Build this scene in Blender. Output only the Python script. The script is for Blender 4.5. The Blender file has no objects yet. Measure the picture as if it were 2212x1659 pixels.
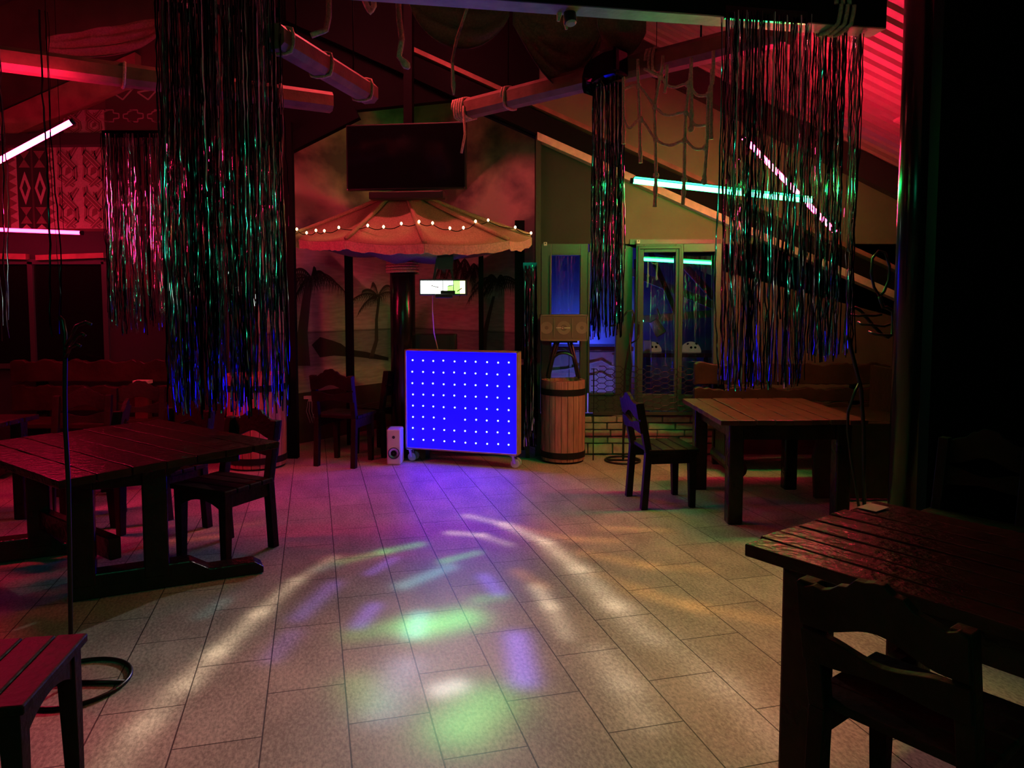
import bpy, math, random
from mathutils import Vector, Matrix
random.seed(7)
PI = math.pi
scene = bpy.context.scene
COL = scene.collection
# ------------------------------------------------------------------ camera
F, CX, CY, TH, EYE = 1600.0, 1106.0, 755.0, math.atan(105/1600), 1.57
cd = bpy.data.cameras.new('camera'); cam = bpy.data.objects.new('camera', cd); COL.objects.link(cam)
cd.sensor_width = 36; cd.lens = F*36/2212; cd.shift_y = -(829.5-CY)/2212; cd.clip_start = .05
cam.location = (0, 0, EYE); cam.rotation_euler = (PI/2-TH, 0, 0); scene.camera = cam

def ray(u, v):
    a = (CY-v)/F
    return Vector(((u-CX)/F, math.cos(TH)+a*math.sin(TH), -math.sin(TH)+a*math.cos(TH)))
def G(u, v, z=0.0):
    d = ray(u, v); t = (z-EYE)/d.z; return Vector((d.x*t, d.y*t, z))
def P(u, v, Y):
    d = ray(u, v); t = Y/d.y; return Vector((d.x*t, Y, EYE+d.z*t))
def W(u, v, p0, n, off=0):
    d = ray(u, v); o = Vector((0, 0, EYE)); t = (p0-o).dot(n)/d.dot(n); return o+d*t+n*off

# ------------------------------------------------------------------ materials
def mat(name): 
    m = bpy.data.materials.new(name); m.use_nodes = True; return m, m.node_tree.nodes, m.node_tree.links
def pbr(name, col, rough=.5, metal=0, coat=0, noise=0, nscale=20, bump=0, bscale=60, stretch=(1,1,1), spec=.5, col2=None):
    m, N, L = mat(name); b = N['Principled BSDF']
    b.inputs['Base Color'].default_value = (*col, 1); b.inputs['Roughness'].default_value = rough
    b.inputs['Metallic'].default_value = metal; b.inputs['Specular IOR Level'].default_value = spec
    if coat: b.inputs['Coat Weight'].default_value = coat; b.inputs['Coat Roughness'].default_value = .12
    if noise or bump:
        tc = N.new('ShaderNodeTexCoord'); mp = N.new('ShaderNodeMapping'); mp.inputs['Scale'].default_value = stretch
        L.new(tc.outputs['Object'], mp.inputs['Vector'])
    if noise:
        n = N.new('ShaderNodeTexNoise'); n.inputs['Scale'].default_value = nscale; n.inputs['Detail'].default_value = 4
        L.new(mp.outputs[0], n.inputs['Vector'])
        r = N.new('ShaderNodeValToRGB'); L.new(n.outputs['Fac'], r.inputs[0])
        c2 = col2 or tuple(c*(1-noise) for c in col)
        r.color_ramp.elements[0].color = (*c2, 1); r.color_ramp.elements[1].color = (*[min(1, c*(1+noise*.6)) for c in col], 1)
        r.color_ramp.elements[0].position = .32; r.color_ramp.elements[1].position = .68
        L.new(r.outputs[0], b.inputs['Base Color'])
    if bump:
        n2 = N.new('ShaderNodeTexNoise'); n2.inputs['Scale'].default_value = bscale; n2.inputs['Detail'].default_value = 3
        L.new(mp.outputs[0], n2.inputs['Vector'])
        bp = N.new('ShaderNodeBump'); bp.inputs['Strength'].default_value = bump; bp.inputs['Distance'].default_value = .01
        L.new(n2.outputs['Fac'], bp.inputs['Height']); L.new(bp.outputs[0], b.inputs['Normal'])
        if coat: L.new(bp.outputs[0], b.inputs['Coat Normal'])
    return m
def emit(name, col, s, sample=True, edge=None):
    m, N, L = mat(name); N.remove(N['Principled BSDF'])
    e = N.new('ShaderNodeEmission'); e.inputs[0].default_value = (*col, 1); e.inputs[1].default_value = s
    L.new(e.outputs[0], N['Material Output'].inputs[0])
    if edge:      # a diffuser tube: brightest where the diodes face you, weaker towards its sides
        lw = N.new('ShaderNodeLayerWeight'); lw.inputs[0].default_value = .5
        mr = N.new('ShaderNodeMapRange'); mr.inputs[1].default_value = .25; mr.inputs[2].default_value = .8
        mr.inputs[3].default_value = s; mr.inputs[4].default_value = s*edge
        L.new(lw.outputs['Facing'], mr.inputs[0]); L.new(mr.outputs[0], e.inputs[1])
    if not sample: m.cycles.emission_sampling = 'NONE'
    return m

M = {}
M['wood'] = pbr('dark_varnished_wood', (.024, .010, .008), .26, spec=.25, coat=.05, noise=.5, nscale=6, bump=.5, bscale=30, stretch=(1, 1, 1))
M['chairwood'] = pbr('dark_chair_wood', (.022, .009, .007), .5, spec=.12, noise=.5, nscale=6, bump=.5, bscale=30)
M['bench'] = pbr('dark_bench_wood', (.042, .014, .011), .42, spec=.3, noise=.4, nscale=7, bump=.5, bscale=26)
M['wood2'] = pbr('dark_red_wood', (.11, .026, .024), .34, coat=.15, noise=.4, nscale=7, bump=.4, bscale=26)
M['beam'] = pbr('painted_log', (.30, .16, .11), .6, noise=.3, nscale=8, bump=.3, bscale=40)
M['blackwood'] = pbr('blackened_timber', (.035, .03, .027), .5, bump=.3, bscale=30)
M['greybeam'] = pbr('grey_timber', (.34, .32, .29), .55, noise=.25, nscale=9, bump=.3, bscale=40)
M['barrel'] = pbr('barrel_oak', (.46, .18, .155), .6, noise=.35, nscale=5, stretch=(6, 6, .8), bump=.3, bscale=30)
M['hoop'] = pbr('hoop_iron', (.01, .009, .009), .6, spec=.2)
M['rope'] = pbr('hemp_rope', (.78, .55, .40), .85, noise=.3, nscale=80, bump=.6, bscale=150)
M['burlap'] = pbr('burlap', (.50, .34, .22), .9, noise=.25, nscale=90, bump=.6, bscale=220)
M['fringe'] = pbr('straw_fringe', (.78, .50, .42), .9, noise=.2, nscale=60, bump=.4, bscale=200)
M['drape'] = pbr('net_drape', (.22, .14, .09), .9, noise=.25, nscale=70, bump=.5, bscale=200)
M['black'] = pbr('black_plastic', (.012, .012, .013), .4)
M['matte'] = pbr('matte_black', (.006, .006, .007), .8, spec=.1)
M['iron'] = pbr('wrought_iron', (.03, .028, .028), .32, metal=.6)
M['screen'] = pbr('tv_screen', (.004, .004, .006), .12, spec=.5)
M['white'] = pbr('white_plastic', (.6, .6, .6), .35)
M['chrome'] = pbr('steel', (.6, .6, .62), .25, metal=1)
M['frame'] = pbr('window_aluminium', (.075, .085, .078), .38, metal=.35, bump=.1, bscale=15)
M['olive'] = pbr('grey_wall_sheet', (.17, .20, .12), .75, noise=.12, nscale=3)
M['darkwall'] = pbr('dark_wall', (.02, .02, .019), .7, noise=.2, nscale=4)
M['redwall'] = pbr('brown_wall', (.09, .05, .04), .7, noise=.25, nscale=4)
M['blackwall'] = pbr('black_partition', (.004, .004, .004), .9, spec=.05)
M['ceil'] = pbr('dark_ceiling', (.035, .028, .025), .85, noise=.3, nscale=3)
M['sheet'] = pbr('corrugated_sheet', (.50, .42, .31), .5, noise=.1, nscale=6)
M['trimwood'] = pbr('trim_lath', (.72, .52, .42), .6, noise=.2, nscale=12)
M['brick'] = pbr('stone_brick', (.50, .42, .34), .85, noise=.25, nscale=14, bump=.8, bscale=25)
M['mortar'] = pbr('mortar', (.3, .26, .22), .9)
M['pillar'] = pbr('dark_pipe', (.008, .008, .009), .2, spec=.5)
M['pale'] = pbr('pale_panel', (.55, .52, .55), .5)
M['frameply'] = pbr('plywood_edge', (.45, .30, .19), .6, noise=.2, nscale=10)
M['cloth_light'] = pbr('tribal_cream', (.40, .33, .28), .85, noise=.15, nscale=60)
M['cloth_mid'] = pbr('tribal_ochre', (.17, .10, .08), .85, noise=.15, nscale=60)
M['cloth_dark'] = pbr('tribal_black', (.018, .014, .013), .9)
M['cloth_brown'] = pbr('tribal_brown', (.06, .035, .03), .9)
M['line'] = pbr('tribal_line', (.3, .24, .22), .9)
M['palm'] = pbr('print_palm', (.035, .032, .026), .75)
M['palm2'] = pbr('print_palm_mid', (.10, .085, .07), .75)
M['cone'] = pbr('speaker_face', (.12, .07, .065), .6)
M['cone2'] = pbr('speaker_ring', (.19, .12, .11), .5)
M['mark'] = pbr('speaker_mark', (.6, .55, .5), .4)
M['face'] = pbr('dome_shade', (.62, .5, .33), .7); M['face'].node_tree.nodes['Principled BSDF'].inputs['Emission Color'].default_value = (1, .72, .42, 1); M['face'].node_tree.nodes['Principled BSDF'].inputs['Emission Strength'].default_value = .16  # weak glow added so the domes read brighter through the glass
M['card'] = pbr('paper_card', (.75, .6, .52), .6)
M['redtube'] = emit('red_tube_light', (1, .012, .075), 370, edge=.004)
M['redtube3'] = emit('red_tube_light_left', (1, .012, .085), 340, edge=.004)
M['redtube_assumed'] = emit('assumed_red_tube_light', (1, .085, .11), 300, edge=.004)  # unseen tube, assumed from the red light on the mural
M['redtube2'] = emit('red_tube_light_dimmer', (1, .012, .075), 50, edge=.004)
M['greentube'] = emit('green_tube_light', (.012, 1, .14), 140, edge=.004)
M['greentube_assumed'] = emit('assumed_green_tube_light', (.03, 1, .45), 85, edge=.1)  # tube outside the frame, assumed from green glints
M['bulb'] = emit('fairy_bulb', (1, .62, .24), 14)
M['dot'] = emit('blue_diode', (.35, .5, 1), 5, sample=False)
M['hot'] = emit('lamp_face', (.80, 1, .86), 9)
M['hotgreen'] = emit('lamp_face_green', (.25, 1, .12), 3.0)
M['hotyellow'] = emit('lamp_face_yellow', (1, .95, .45), 3)
M['bluefill_back'] = emit('blue_fill_back', (.05, .08, 1), 200)
M['bluefill_sill'] = emit('blue_fill_sill', (.22, .18, 1), 100)

# LED board: a blue-lit diffuser with diodes behind
m, N, L = mat('blue_led_board'); b = N['Principled BSDF']; b.inputs['Base Color'].default_value = (.02, .02, .05, 1); b.inputs['Roughness'].default_value = .25
tc = N.new('ShaderNodeTexCoord'); n = N.new('ShaderNodeTexNoise'); n.inputs['Scale'].default_value = 3; L.new(tc.outputs['Object'], n.inputs[0])
mr = N.new('ShaderNodeMapRange'); mr.inputs[3].default_value = 5.8; mr.inputs[4].default_value = 9; L.new(n.outputs['Fac'], mr.inputs[0])
b.inputs['Emission Color'].default_value = (.0007, .0002, 1, 1); L.new(mr.outputs[0], b.inputs['Emission Strength']); M['board'] = m

# foil
m, N, L = mat('holographic_foil'); b = N['Principled BSDF']; b.inputs['Metallic'].default_value = 1
b.inputs['Base Color'].default_value = (.72, .78, .80, 1); b.inputs['Roughness'].default_value = .13; M['foil'] = m
m, N, L = mat('dark_foil'); b = N['Principled BSDF']; b.inputs['Metallic'].default_value = 1
b.inputs['Base Color'].default_value = (.035, .04, .05, 1); b.inputs['Roughness'].default_value = .12; M['foil2'] = m

# window glass at night: clear, with the mirror look of a dark room behind
m, N, L = mat('night_glass'); N.remove(N['Principled BSDF'])
t = N.new('ShaderNodeBsdfTransparent'); t.inputs[0].default_value = (.8, .83, .85, 1)
g = N.new('ShaderNodeBsdfGlossy'); g.inputs[0].default_value = (.9, .92, .95, 1); g.inputs['Roughness'].default_value = .015
mx = N.new('ShaderNodeMixShader'); mx.inputs[0].default_value = .28
L.new(t.outputs[0], mx.inputs[1]); L.new(g.outputs[0], mx.inputs[2]); L.new(mx.outputs[0], N['Material Output'].inputs[0]); M['glass'] = m
M['blackglass'] = pbr('black_window_glass', (.004, .003, .004), .08)

# floor tiles
m, N, L = mat('floor_tiles'); b = N['Principled BSDF']
tc = N.new('ShaderNodeTexCoord'); mp = N.new('ShaderNodeMapping'); mp.vector_type = 'POINT'
a15 = math.radians(15)
L.new(tc.outputs['Object'], mp.inputs['Vector'])
# x' along the boards, y' across them
def dotn(vec):
    d = N.new('ShaderNodeVectorMath'); d.operation = 'DOT_PRODUCT'; d.inputs[1].default_value = vec; L.new(tc.outputs['Object'], d.inputs[0]); return d.outputs['Value']
cx_ = N.new('ShaderNodeCombineXYZ'); L.new(dotn((-math.sin(a15), math.cos(a15), 0)), cx_.inputs[0])
ad = N.new('ShaderNodeMath'); ad.operation = 'SUBTRACT'; ad.inputs[1].default_value = .1; L.new(dotn((math.cos(a15), math.sin(a15), 0)), ad.inputs[0]); L.new(ad.outputs[0], cx_.inputs[1])
br = N.new('ShaderNodeTexBrick'); br.inputs['Scale'].default_value = 1; br.inputs['Brick Width'].default_value = .605; br.inputs['Row Height'].default_value = .3037
br.inputs['Mortar Size'].default_value = .0028; br.inputs['Mortar Smooth'].default_value = .1; br.offset = .5
br.inputs['Color1'].default_value = (.52, .48, .44, 1); br.inputs['Color2'].default_value = (.44, .40, .37, 1); br.inputs['Mortar'].default_value = (.05, .04, .035, 1)
L.new(cx_.outputs[0], br.inputs['Vector'])
ms = N.new('ShaderNodeMapping'); ms.inputs['Scale'].default_value = (.55, 1, 1); L.new(cx_.outputs[0], ms.inputs[0])
n1 = N.new('ShaderNodeTexNoise'); n1.inputs['Scale'].default_value = 80; n1.inputs['Detail'].default_value = 6; n1.inputs['Roughness'].default_value = .7; L.new(ms.outputs[0], n1.inputs[0])
n2 = N.new('ShaderNodeTexNoise'); n2.inputs['Scale'].default_value = 5; n2.inputs['Detail'].default_value = 3; L.new(ms.outputs[0], n2.inputs[0])
sm = N.new('ShaderNodeMath'); sm.operation = 'MULTIPLY_ADD'; sm.inputs[1].default_value = .35; L.new(n2.outputs['Fac'], sm.inputs[0]); L.new(n1.outputs['Fac'], sm.inputs[2])
rp = N.new('ShaderNodeValToRGB'); rp.color_ramp.elements[0].position = .55; rp.color_ramp.elements[1].position = .82
rp.color_ramp.elements[0].color = (.52, .50, .47, 1); rp.color_ramp.elements[1].color = (1.12, 1.1, 1.06, 1); L.new(sm.outputs[0], rp.inputs[0])
ml = N.new('ShaderNodeMix'); ml.data_type = 'RGBA'; ml.blend_type = 'MULTIPLY'; ml.inputs[0].default_value = 1
L.new(br.outputs['Color'], ml.inputs[6]); L.new(rp.outputs[0], ml.inputs[7]); L.new(ml.outputs[2], b.inputs['Base Color'])
b.inputs['Roughness'].default_value = .5; b.inputs['Specular IOR Level'].default_value = .3
bp = N.new('ShaderNodeBump'); bp.inputs['Strength'].default_value = .5; bp.inputs['Distance'].default_value = .004; bp.invert = True
L.new(br.outputs['Fac'], bp.inputs['Height']); L.new(bp.outputs[0], b.inputs['Normal']); M['tile'] = m

# mural print: cloudy sky, sea, sand by height (object z), printed colours
m, N, L = mat('mural_print'); b = N['Principled BSDF']; b.inputs['Roughness'].default_value = .7
tc = N.new('ShaderNodeTexCoord'); sp = N.new('ShaderNodeSeparateXYZ'); L.new(tc.outputs['Object'], sp.inputs[0])
mp = N.new('ShaderNodeMapping'); mp.inputs['Scale'].default_value = (1.1, 1.1, 1.7); L.new(tc.outputs['Object'], mp.inputs[0])
n = N.new('ShaderNodeTexNoise'); n.inputs['Scale'].default_value = 1.15; n.inputs['Detail'].default_value = 5; n.inputs['Roughness'].default_value = .5; n.inputs['Distortion'].default_value = .15; L.new(mp.outputs[0], n.inputs[0])
cl = N.new('ShaderNodeValToRGB'); L.new(n.outputs['Fac'], cl.inputs[0])
cl.color_ramp.elements[0].position = .42; cl.color_ramp.elements[0].color = (.22, .21, .22, 1)
cl.color_ramp.elements[1].position = .60; cl.color_ramp.elements[1].color = (.85, .72, .62, 1)
hz = N.new('ShaderNodeValToRGB'); L.new(sp.outputs[2], hz.inputs[0]); hz.color_ramp.interpolation = 'LINEAR'
els = hz.color_ramp.elements; els[0].position = 0; els[0].color = (.62, .54, .46, 1); els[1].position = .25; els[1].color = (.70, .62, .54, 1)
for p_, c_ in ((.27, (.6, .6, .6, 1)), (.285, (.34, .36, .38, 1)), (.405, (.30, .33, .36, 1)), (.407, (.05, .05, .055, 1)), (.412, (.62, .58, .58, 1)), (.6, (.60, .55, .55, 1))):
    e = els.new(p_); e.color = c_
dv = N.new('ShaderNodeMath'); dv.operation = 'DIVIDE'; dv.inputs[1].default_value = 3.0; L.new(sp.outputs[2], dv.inputs[0]); L.new(dv.outputs[0], hz.inputs[0])
mr = N.new('ShaderNodeMapRange'); mr.inputs[1].default_value = 1.9; mr.inputs[2].default_value = 2.3; L.new(sp.outputs[2], mr.inputs[0])
w = N.new('ShaderNodeTexNoise'); w.inputs['Scale'].default_value = 3; w.inputs['Detail'].default_value = 5
mw = N.new('ShaderNodeMapping'); mw.inputs['Scale'].default_value = (2, 2, 14); L.new(tc.outputs['Object'], mw.inputs[0]); L.new(mw.outputs[0], w.inputs[0])
wr = N.new('ShaderNodeMapRange'); wr.inputs[1].default_value = .35; wr.inputs[2].default_value = .65; wr.inputs[3].default_value = .55; wr.inputs[4].default_value = 1.3; L.new(w.outputs['Fac'], wr.inputs[0])
mm = N.new('ShaderNodeMix'); mm.data_type = 'RGBA'; mm.blend_type = 'MULTIPLY'; mm.inputs[0].default_value = .4; L.new(hz.outputs[0], mm.inputs[6]); L.new(wr.outputs[0], mm.inputs[7])
mx = N.new('ShaderNodeMix'); mx.data_type = 'RGBA'; L.new(mr.outputs[0], mx.inputs[0]); L.new(mm.outputs[2], mx.inputs[6]); L.new(cl.outputs[0], mx.inputs[7])
L.new(mx.outputs[2], b.inputs['Base Color']); M['mural'] = m

# ------------------------------------------------------------------ mesh builder
class MB:
    def __init__(s): s.v = []; s.f = []; s.m = []; s.mats = []
    def mi(s, mt):
        if mt not in s.mats: s.mats.append(mt)
        return s.mats.index(mt)
    def add(s, vs, fs, mt='black'):
        o = len(s.v); k = s.mi(mt); s.v += [tuple(x) for x in vs]
        for f in fs: s.f.append(tuple(i+o for i in f)); s.m.append(k)
    def box(s, c, d, mt='black', rz=0, R=None):
        hx, hy, hz = d[0]/2, d[1]/2, d[2]/2; c = Vector(c)
        R = R or Matrix.Rotation(rz, 3, 'Z')
        vs = [c+R@Vector((x*hx, y*hy, z*hz)) for x in (-1, 1) for y in (-1, 1) for z in (-1, 1)]
        s.add(vs, [(0, 1, 3, 2), (4, 6, 7, 5), (0, 4, 5, 1), (2, 3, 7, 6), (0, 2, 6, 4), (1, 5, 7, 3)], mt); return s
    def bar(s, a, b, w, h, mt='black', up=(0, 0, 1)):
        a, b = Vector(a), Vector(b); d = (b-a); l = d.length; x = d.normalized(); up = Vector(up)
        y = up.cross(x)
        if y.length < 1e-4: y = Vector((0, 1, 0)).cross(x)
        y.normalize(); z = x.cross(y); R = Matrix((x, y, z)).transposed()
        return s.box((a+b)/2, (l, w, h), mt, R=R)
    def tube(s, pts, r, mt='black', n=8, closed=False, cap=True):
        pts = [Vector(p) for p in pts]; k = len(pts); rs = r if isinstance(r, (list, tuple)) else [r]*k
        ring = []; prev = None
        for i, p in enumerate(pts):
            if closed: d = pts[(i+1) % k]-pts[i-1]
            else: d = pts[min(i+1, k-1)]-pts[max(i-1, 0)]
            d = d.normalized() if d.length > 1e-9 else Vector((0, 0, 1))
            if prev is None:
                q = Vector((0, 0, 1)) if abs(d.z) < .9 else Vector((1, 0, 0)); x = d.cross(q).normalized()
            else:
                x = prev-d*prev.dot(d)
                x = x.normalized() if x.length > 1e-6 else d.orthogonal().normalized()
            prev = x; y = d.cross(x)
            ring += [p+(x*math.cos(2*PI*j/n)+y*math.sin(2*PI*j/n))*rs[i] for j in range(n)]
        fs = []
        for i in range(k if closed else k-1):
            i2 = (i+1) % k
            for j in range(n): fs.append((i*n+j, i*n+(j+1) % n, i2*n+(j+1) % n, i2*n+j))
        if cap and not closed: fs += [tuple(range(n))[::-1], tuple(range((k-1)*n, k*n))]
        s.add(ring, fs, mt); return s
    def lathe(s, prof, c=(0, 0, 0), n=32, mt='black', cap=True, phase=0):
        c = Vector(c); vs = []; k = len(prof)
        for r, z in prof: vs += [c+Vector((r*math.cos(2*PI*j/n+phase), r*math.sin(2*PI*j/n+phase), z)) for j in range(n)]
        fs = [(i*n+j, i*n+(j+1) % n, (i+1)*n+(j+1) % n, (i+1)*n+j) for i in range(k-1) for j in range(n)]
        if cap: fs += [tuple(range(n))[::-1], tuple(range((k-1)*n, k*n))]
        s.add(vs, fs, mt); return s
    def prism(s, poly, o, ax, ay, az, t, mt='black'):
        """outline poly [(a,b)] in the plane o + a*ax + b*ay, thickness t along az (centred)"""
        o, ax, ay, az = Vector(o), Vector(ax), Vector(ay), Vector(az); k = len(poly)
        vs = [o+ax*a+ay*b-az*t/2 for a, b in poly]+[o+ax*a+ay*b+az*t/2 for a, b in poly]
        fs = [tuple(range(k))[::-1], tuple(range(k, 2*k))]+[(i, (i+1) % k, k+(i+1) % k, k+i) for i in range(k)]
        s.add(vs, fs, mt); return s
    def strip(s, top, bot, az, t, mt='black'):
        """thick ribbon between two point lists of the same length (handles wavy, concave outlines)"""
        k = len(top); az = Vector(az)*t/2; T = [Vector(p) for p in top]; B = [Vector(p) for p in bot]
        vs = [p-az for p in T]+[p-az for p in B]+[p+az for p in T]+[p+az for p in B]
        fs = []
        for i in range(k-1):
            fs += [(i, i+1, k+i+1, k+i), (2*k+i, 3*k+i, 3*k+i+1, 2*k+i+1), (i, 2*k+i, 2*k+i+1, i+1), (k+i, k+i+1, 3*k+i+1, 3*k+i)]
        fs += [(0, k, 3*k, 2*k), (k-1, 3*k-1, 4*k-1, 2*k-1)]
        s.add(vs, fs, mt); return s
    def build(s, name, mt=None, parent=None, bevel=0, smooth=False):
        me = bpy.data.meshes.new(name); me.from_pydata(s.v, [], s.f)
        if mt: me.materials.append(M[mt])
        else:
            for k in s.mats: me.materials.append(M[k])
            me.polygons.foreach_set('material_index', s.m)
        if smooth: me.polygons.foreach_set('use_smooth', [True]*len(me.polygons))
        me.update()
        import bmesh
        bm = bmesh.new(); bm.from_mesh(me); bmesh.ops.recalc_face_normals(bm, faces=bm.faces); bm.to_mesh(me); bm.free()
        o = bpy.data.objects.new(name, me); COL.objects.link(o)
        if parent: o.parent = parent
        if bevel:
            b = o.modifiers.new('bevel', 'BEVEL'); b.width = bevel; b.segments = 2; b.limit_method = 'ANGLE'
        return o

def tag(o, label, cat, group=None, kind=None):
    o['label'] = label; o['category'] = cat
    if group: o['group'] = group
    if kind: o['kind'] = kind
    return o
def thing(name, label, cat, loc=(0, 0, 0), rz=0, group=None):
    o = bpy.data.objects.new(name, None); COL.objects.link(o); o.location = loc; o.rotation_euler = (0, 0, rz)
    o.empty_display_size = .1
    return tag(o, label, cat, group)
def struct(o): o['kind'] = 'structure'; return o
KIDS = {}
def children(o): return [c for c in bpy.data.objects if c.parent == o]
def copy_tree(o, parent=None):
    c = o.copy(); COL.objects.link(c)
    if parent: c.parent = parent
    for ch in children(o): copy_tree(ch, c)
    return c
def V(*a): return Vector(a)
def lerp(a, b, t): return a+(b-a)*t

# ------------------------------------------------------------------ room shell
YB = 7.5          # gable wall with the windows
RIDGE_X, RIDGE_Z, SL = -2.17, 5.79, .487
def roof_z(x): return RIDGE_Z-SL*abs(x-RIDGE_X)
o = MB(); o.add([(-7, -3, 0), (5.2, -3, 0), (5.2, 11.5, 0), (-7, 11.5, 0), (-7, -3, -.1), (5.2, -3, -.1), (5.2, 11.5, -.1), (-7, 11.5, -.1)],
    [(0, 1, 2, 3), (4, 7, 6, 5), (0, 4, 5, 1), (1, 5, 6, 2), (2, 6, 7, 3), (3, 7, 4, 0)]); struct(o.build('floor', 'tile'))

# corrugated ceiling on the low side (trapezoid ribs run down the slope), dark boards elsewhere
mb = MB(); y = -3.0; prof = []
while y < YB+.02:
    prof += [(y, 0), (y+.085, 0), (y+.098, .034), (y+.142, .034)]; y += .155
x0, x1 = .55, 5.2
for i, (yy, dz) in enumerate(prof): mb.v += [(x0, yy, roof_z(x0)+dz), (x1, yy, roof_z(x1)+dz)]
mb.f = [(2*i, 2*i+1, 2*i+3, 2*i+2) for i in range(len(prof)-1)]; struct(mb.build('ceiling_right', 'sheet'))
mb = MB()
def slab(mb, pts, t, mt):
    k = len(pts); n = (Vector(pts[1])-Vector(pts[0])).cross(Vector(pts[2])-Vector(pts[0])).normalized()*t
    mb.add([Vector(p) for p in pts]+[Vector(p)+n for p in pts], [tuple(range(k)), tuple(range(k, 2*k))[::-1]]+[(i, (i+1) % k, k+(i+1) % k, k+i) for i in range(k)], mt)
slab(mb, [(-7, -3, roof_z(-7)), (RIDGE_X, -3, RIDGE_Z), (RIDGE_X, 11.5, RIDGE_Z), (-7, 11.5, roof_z(-7))], .05, 'ceil')
slab(mb, [(RIDGE_X, -3, RIDGE_Z), (.55, -3, roof_z(.55)+.03), (.55, 11.5, roof_z(.55)+.03), (RIDGE_X, 11.5, RIDGE_Z)], .05, 'ceil')
struct(mb.build('ceiling_left'))

# rake lines of the gable on the picture
T1 = lambda x: 3.39-.444*(x-.44)
T2 = lambda x: 3.19-.437*(x-.25)
# gable wall in pieces around the openings
mb = MB()
def wallpoly(mb, pts, y, mt, t=.1):   # pts (x,z), front face at y, thickness behind
    mb.prism(pts, (0, y+t/2, 0), (1, 0, 0), (0, 0, 1), (0, 1, 0), t, mt)
xa = .27; xw = [P(1167, 600, YB).x, P(1333, 600, YB).x, P(1366, 600, YB).x, P(1548, 600, YB).x]
zt = P(1200, 527, YB).z; zb = P(1200, 895, YB).z
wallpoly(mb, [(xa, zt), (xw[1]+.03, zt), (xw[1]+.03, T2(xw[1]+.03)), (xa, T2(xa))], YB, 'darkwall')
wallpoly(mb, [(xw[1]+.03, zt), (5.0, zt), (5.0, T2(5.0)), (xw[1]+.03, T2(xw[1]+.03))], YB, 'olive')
wallpoly(mb, [(xa, T2(xa)), (5.0, T2(5)), (5.0, roof_z(5.0)), (xa, roof_z(xa))], YB+.01, 'olive')
wallpoly(mb, [(xw[3], 0), (5.0, 0), (5.0, zt), (xw[3], zt)], YB, 'redwall')
wallpoly(mb, [(xw[1]+.0, zb), (xw[2], zb), (xw[2], zt), (xw[1], zt)], YB, 'frame')
struct(mb.build('wall_back'))
# brick skirting with real stones
mb = MB(); wallpoly(mb, [(xa, 0), (xw[3], 0), (xw[3], zb), (xa, zb)], YB, 'mortar')
z = .012; row = 0
while z < zb-.03:
    h = .07 if row else .11; x = xa+.01-(row % 2)*.12
    while x < xw[3]:
        l = random.uniform(.2, .3); a, b_ = max(x, xa), min(x+l-.012, xw[3])
        if b_-a > .03: mb.box(((a+b_)/2, YB-.012+random.uniform(-.006, .006), z+h/2), (b_-a, .045, h-.01), 'brick')
        x += l
    z += h; row += 1
struct(mb.build('wall_brick_base', bevel=.008))
# header over the alcove, left wall, partition at the right
mb = MB()
zl, zm = P(620, 312, YB).z, P(765, 238, YB).z
wallpoly(mb, [(-2.8, zl-.12), (P(765, 238, YB).x, zm), (-.6, T2(-.6)), (xa, T2(xa)), (xa, roof_z(xa)), (RIDGE_X, RIDGE_Z), (-2.8, roof_z(-2.8))], YB, 'matte')
struct(mb.build('wall_header'))
YL = 7.4
mb = MB(); wallpoly(mb, [(-6.8, 0), (-2.8, 0), (-2.8, roof_z(-2.8)), (-6.8, roof_z(-6.8))], YL, 'redwall')
struct(mb.build('wall_left'))
mb = MB(); mb.box((-6.85, 4, 1.8), (.1, 15, 3.6), 'redwall'); struct(mb.build('wall_far_left'))
mb = MB(); mb.box((3.68, 4.10, 2.05), (2.76, .1, 4.1), 'blackwall'); struct(mb.build('wall_right'))
mb = MB(); mb.box((5.15, 2.5, 2.0), (.1, 13, 4.0), 'blackwall'); struct(mb.build('wall_far_right'))

# alcove walls behind the mural
M0, M1, M2 = V(-2.78, 7.45, 0), V(-1.3, 9.55, 0), V(.27, 7.85, 0)
def alcove(name, a, b):
    mb = MB(); d = (b-a).normalized(); n = V(-d.y, d.x, 0)
    if n.y < 0: n = -n
    q = [a, b, b+n*.1, a+n*.1]
    mb.add([V(p.x, p.y, 0) for p in q]+[V(p.x, p.y, 5.2) for p in q], [(0, 1, 5, 4), (1, 2, 6, 5), (2, 3, 7, 6), (3, 0, 4, 7), (0, 3, 2, 1), (4, 5, 6, 7)], 'redwall')
    return struct(mb.build(name))
alcove('wall_alcove_left', M0, M1); alcove('wall_alcove_right', M1, M2)

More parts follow.
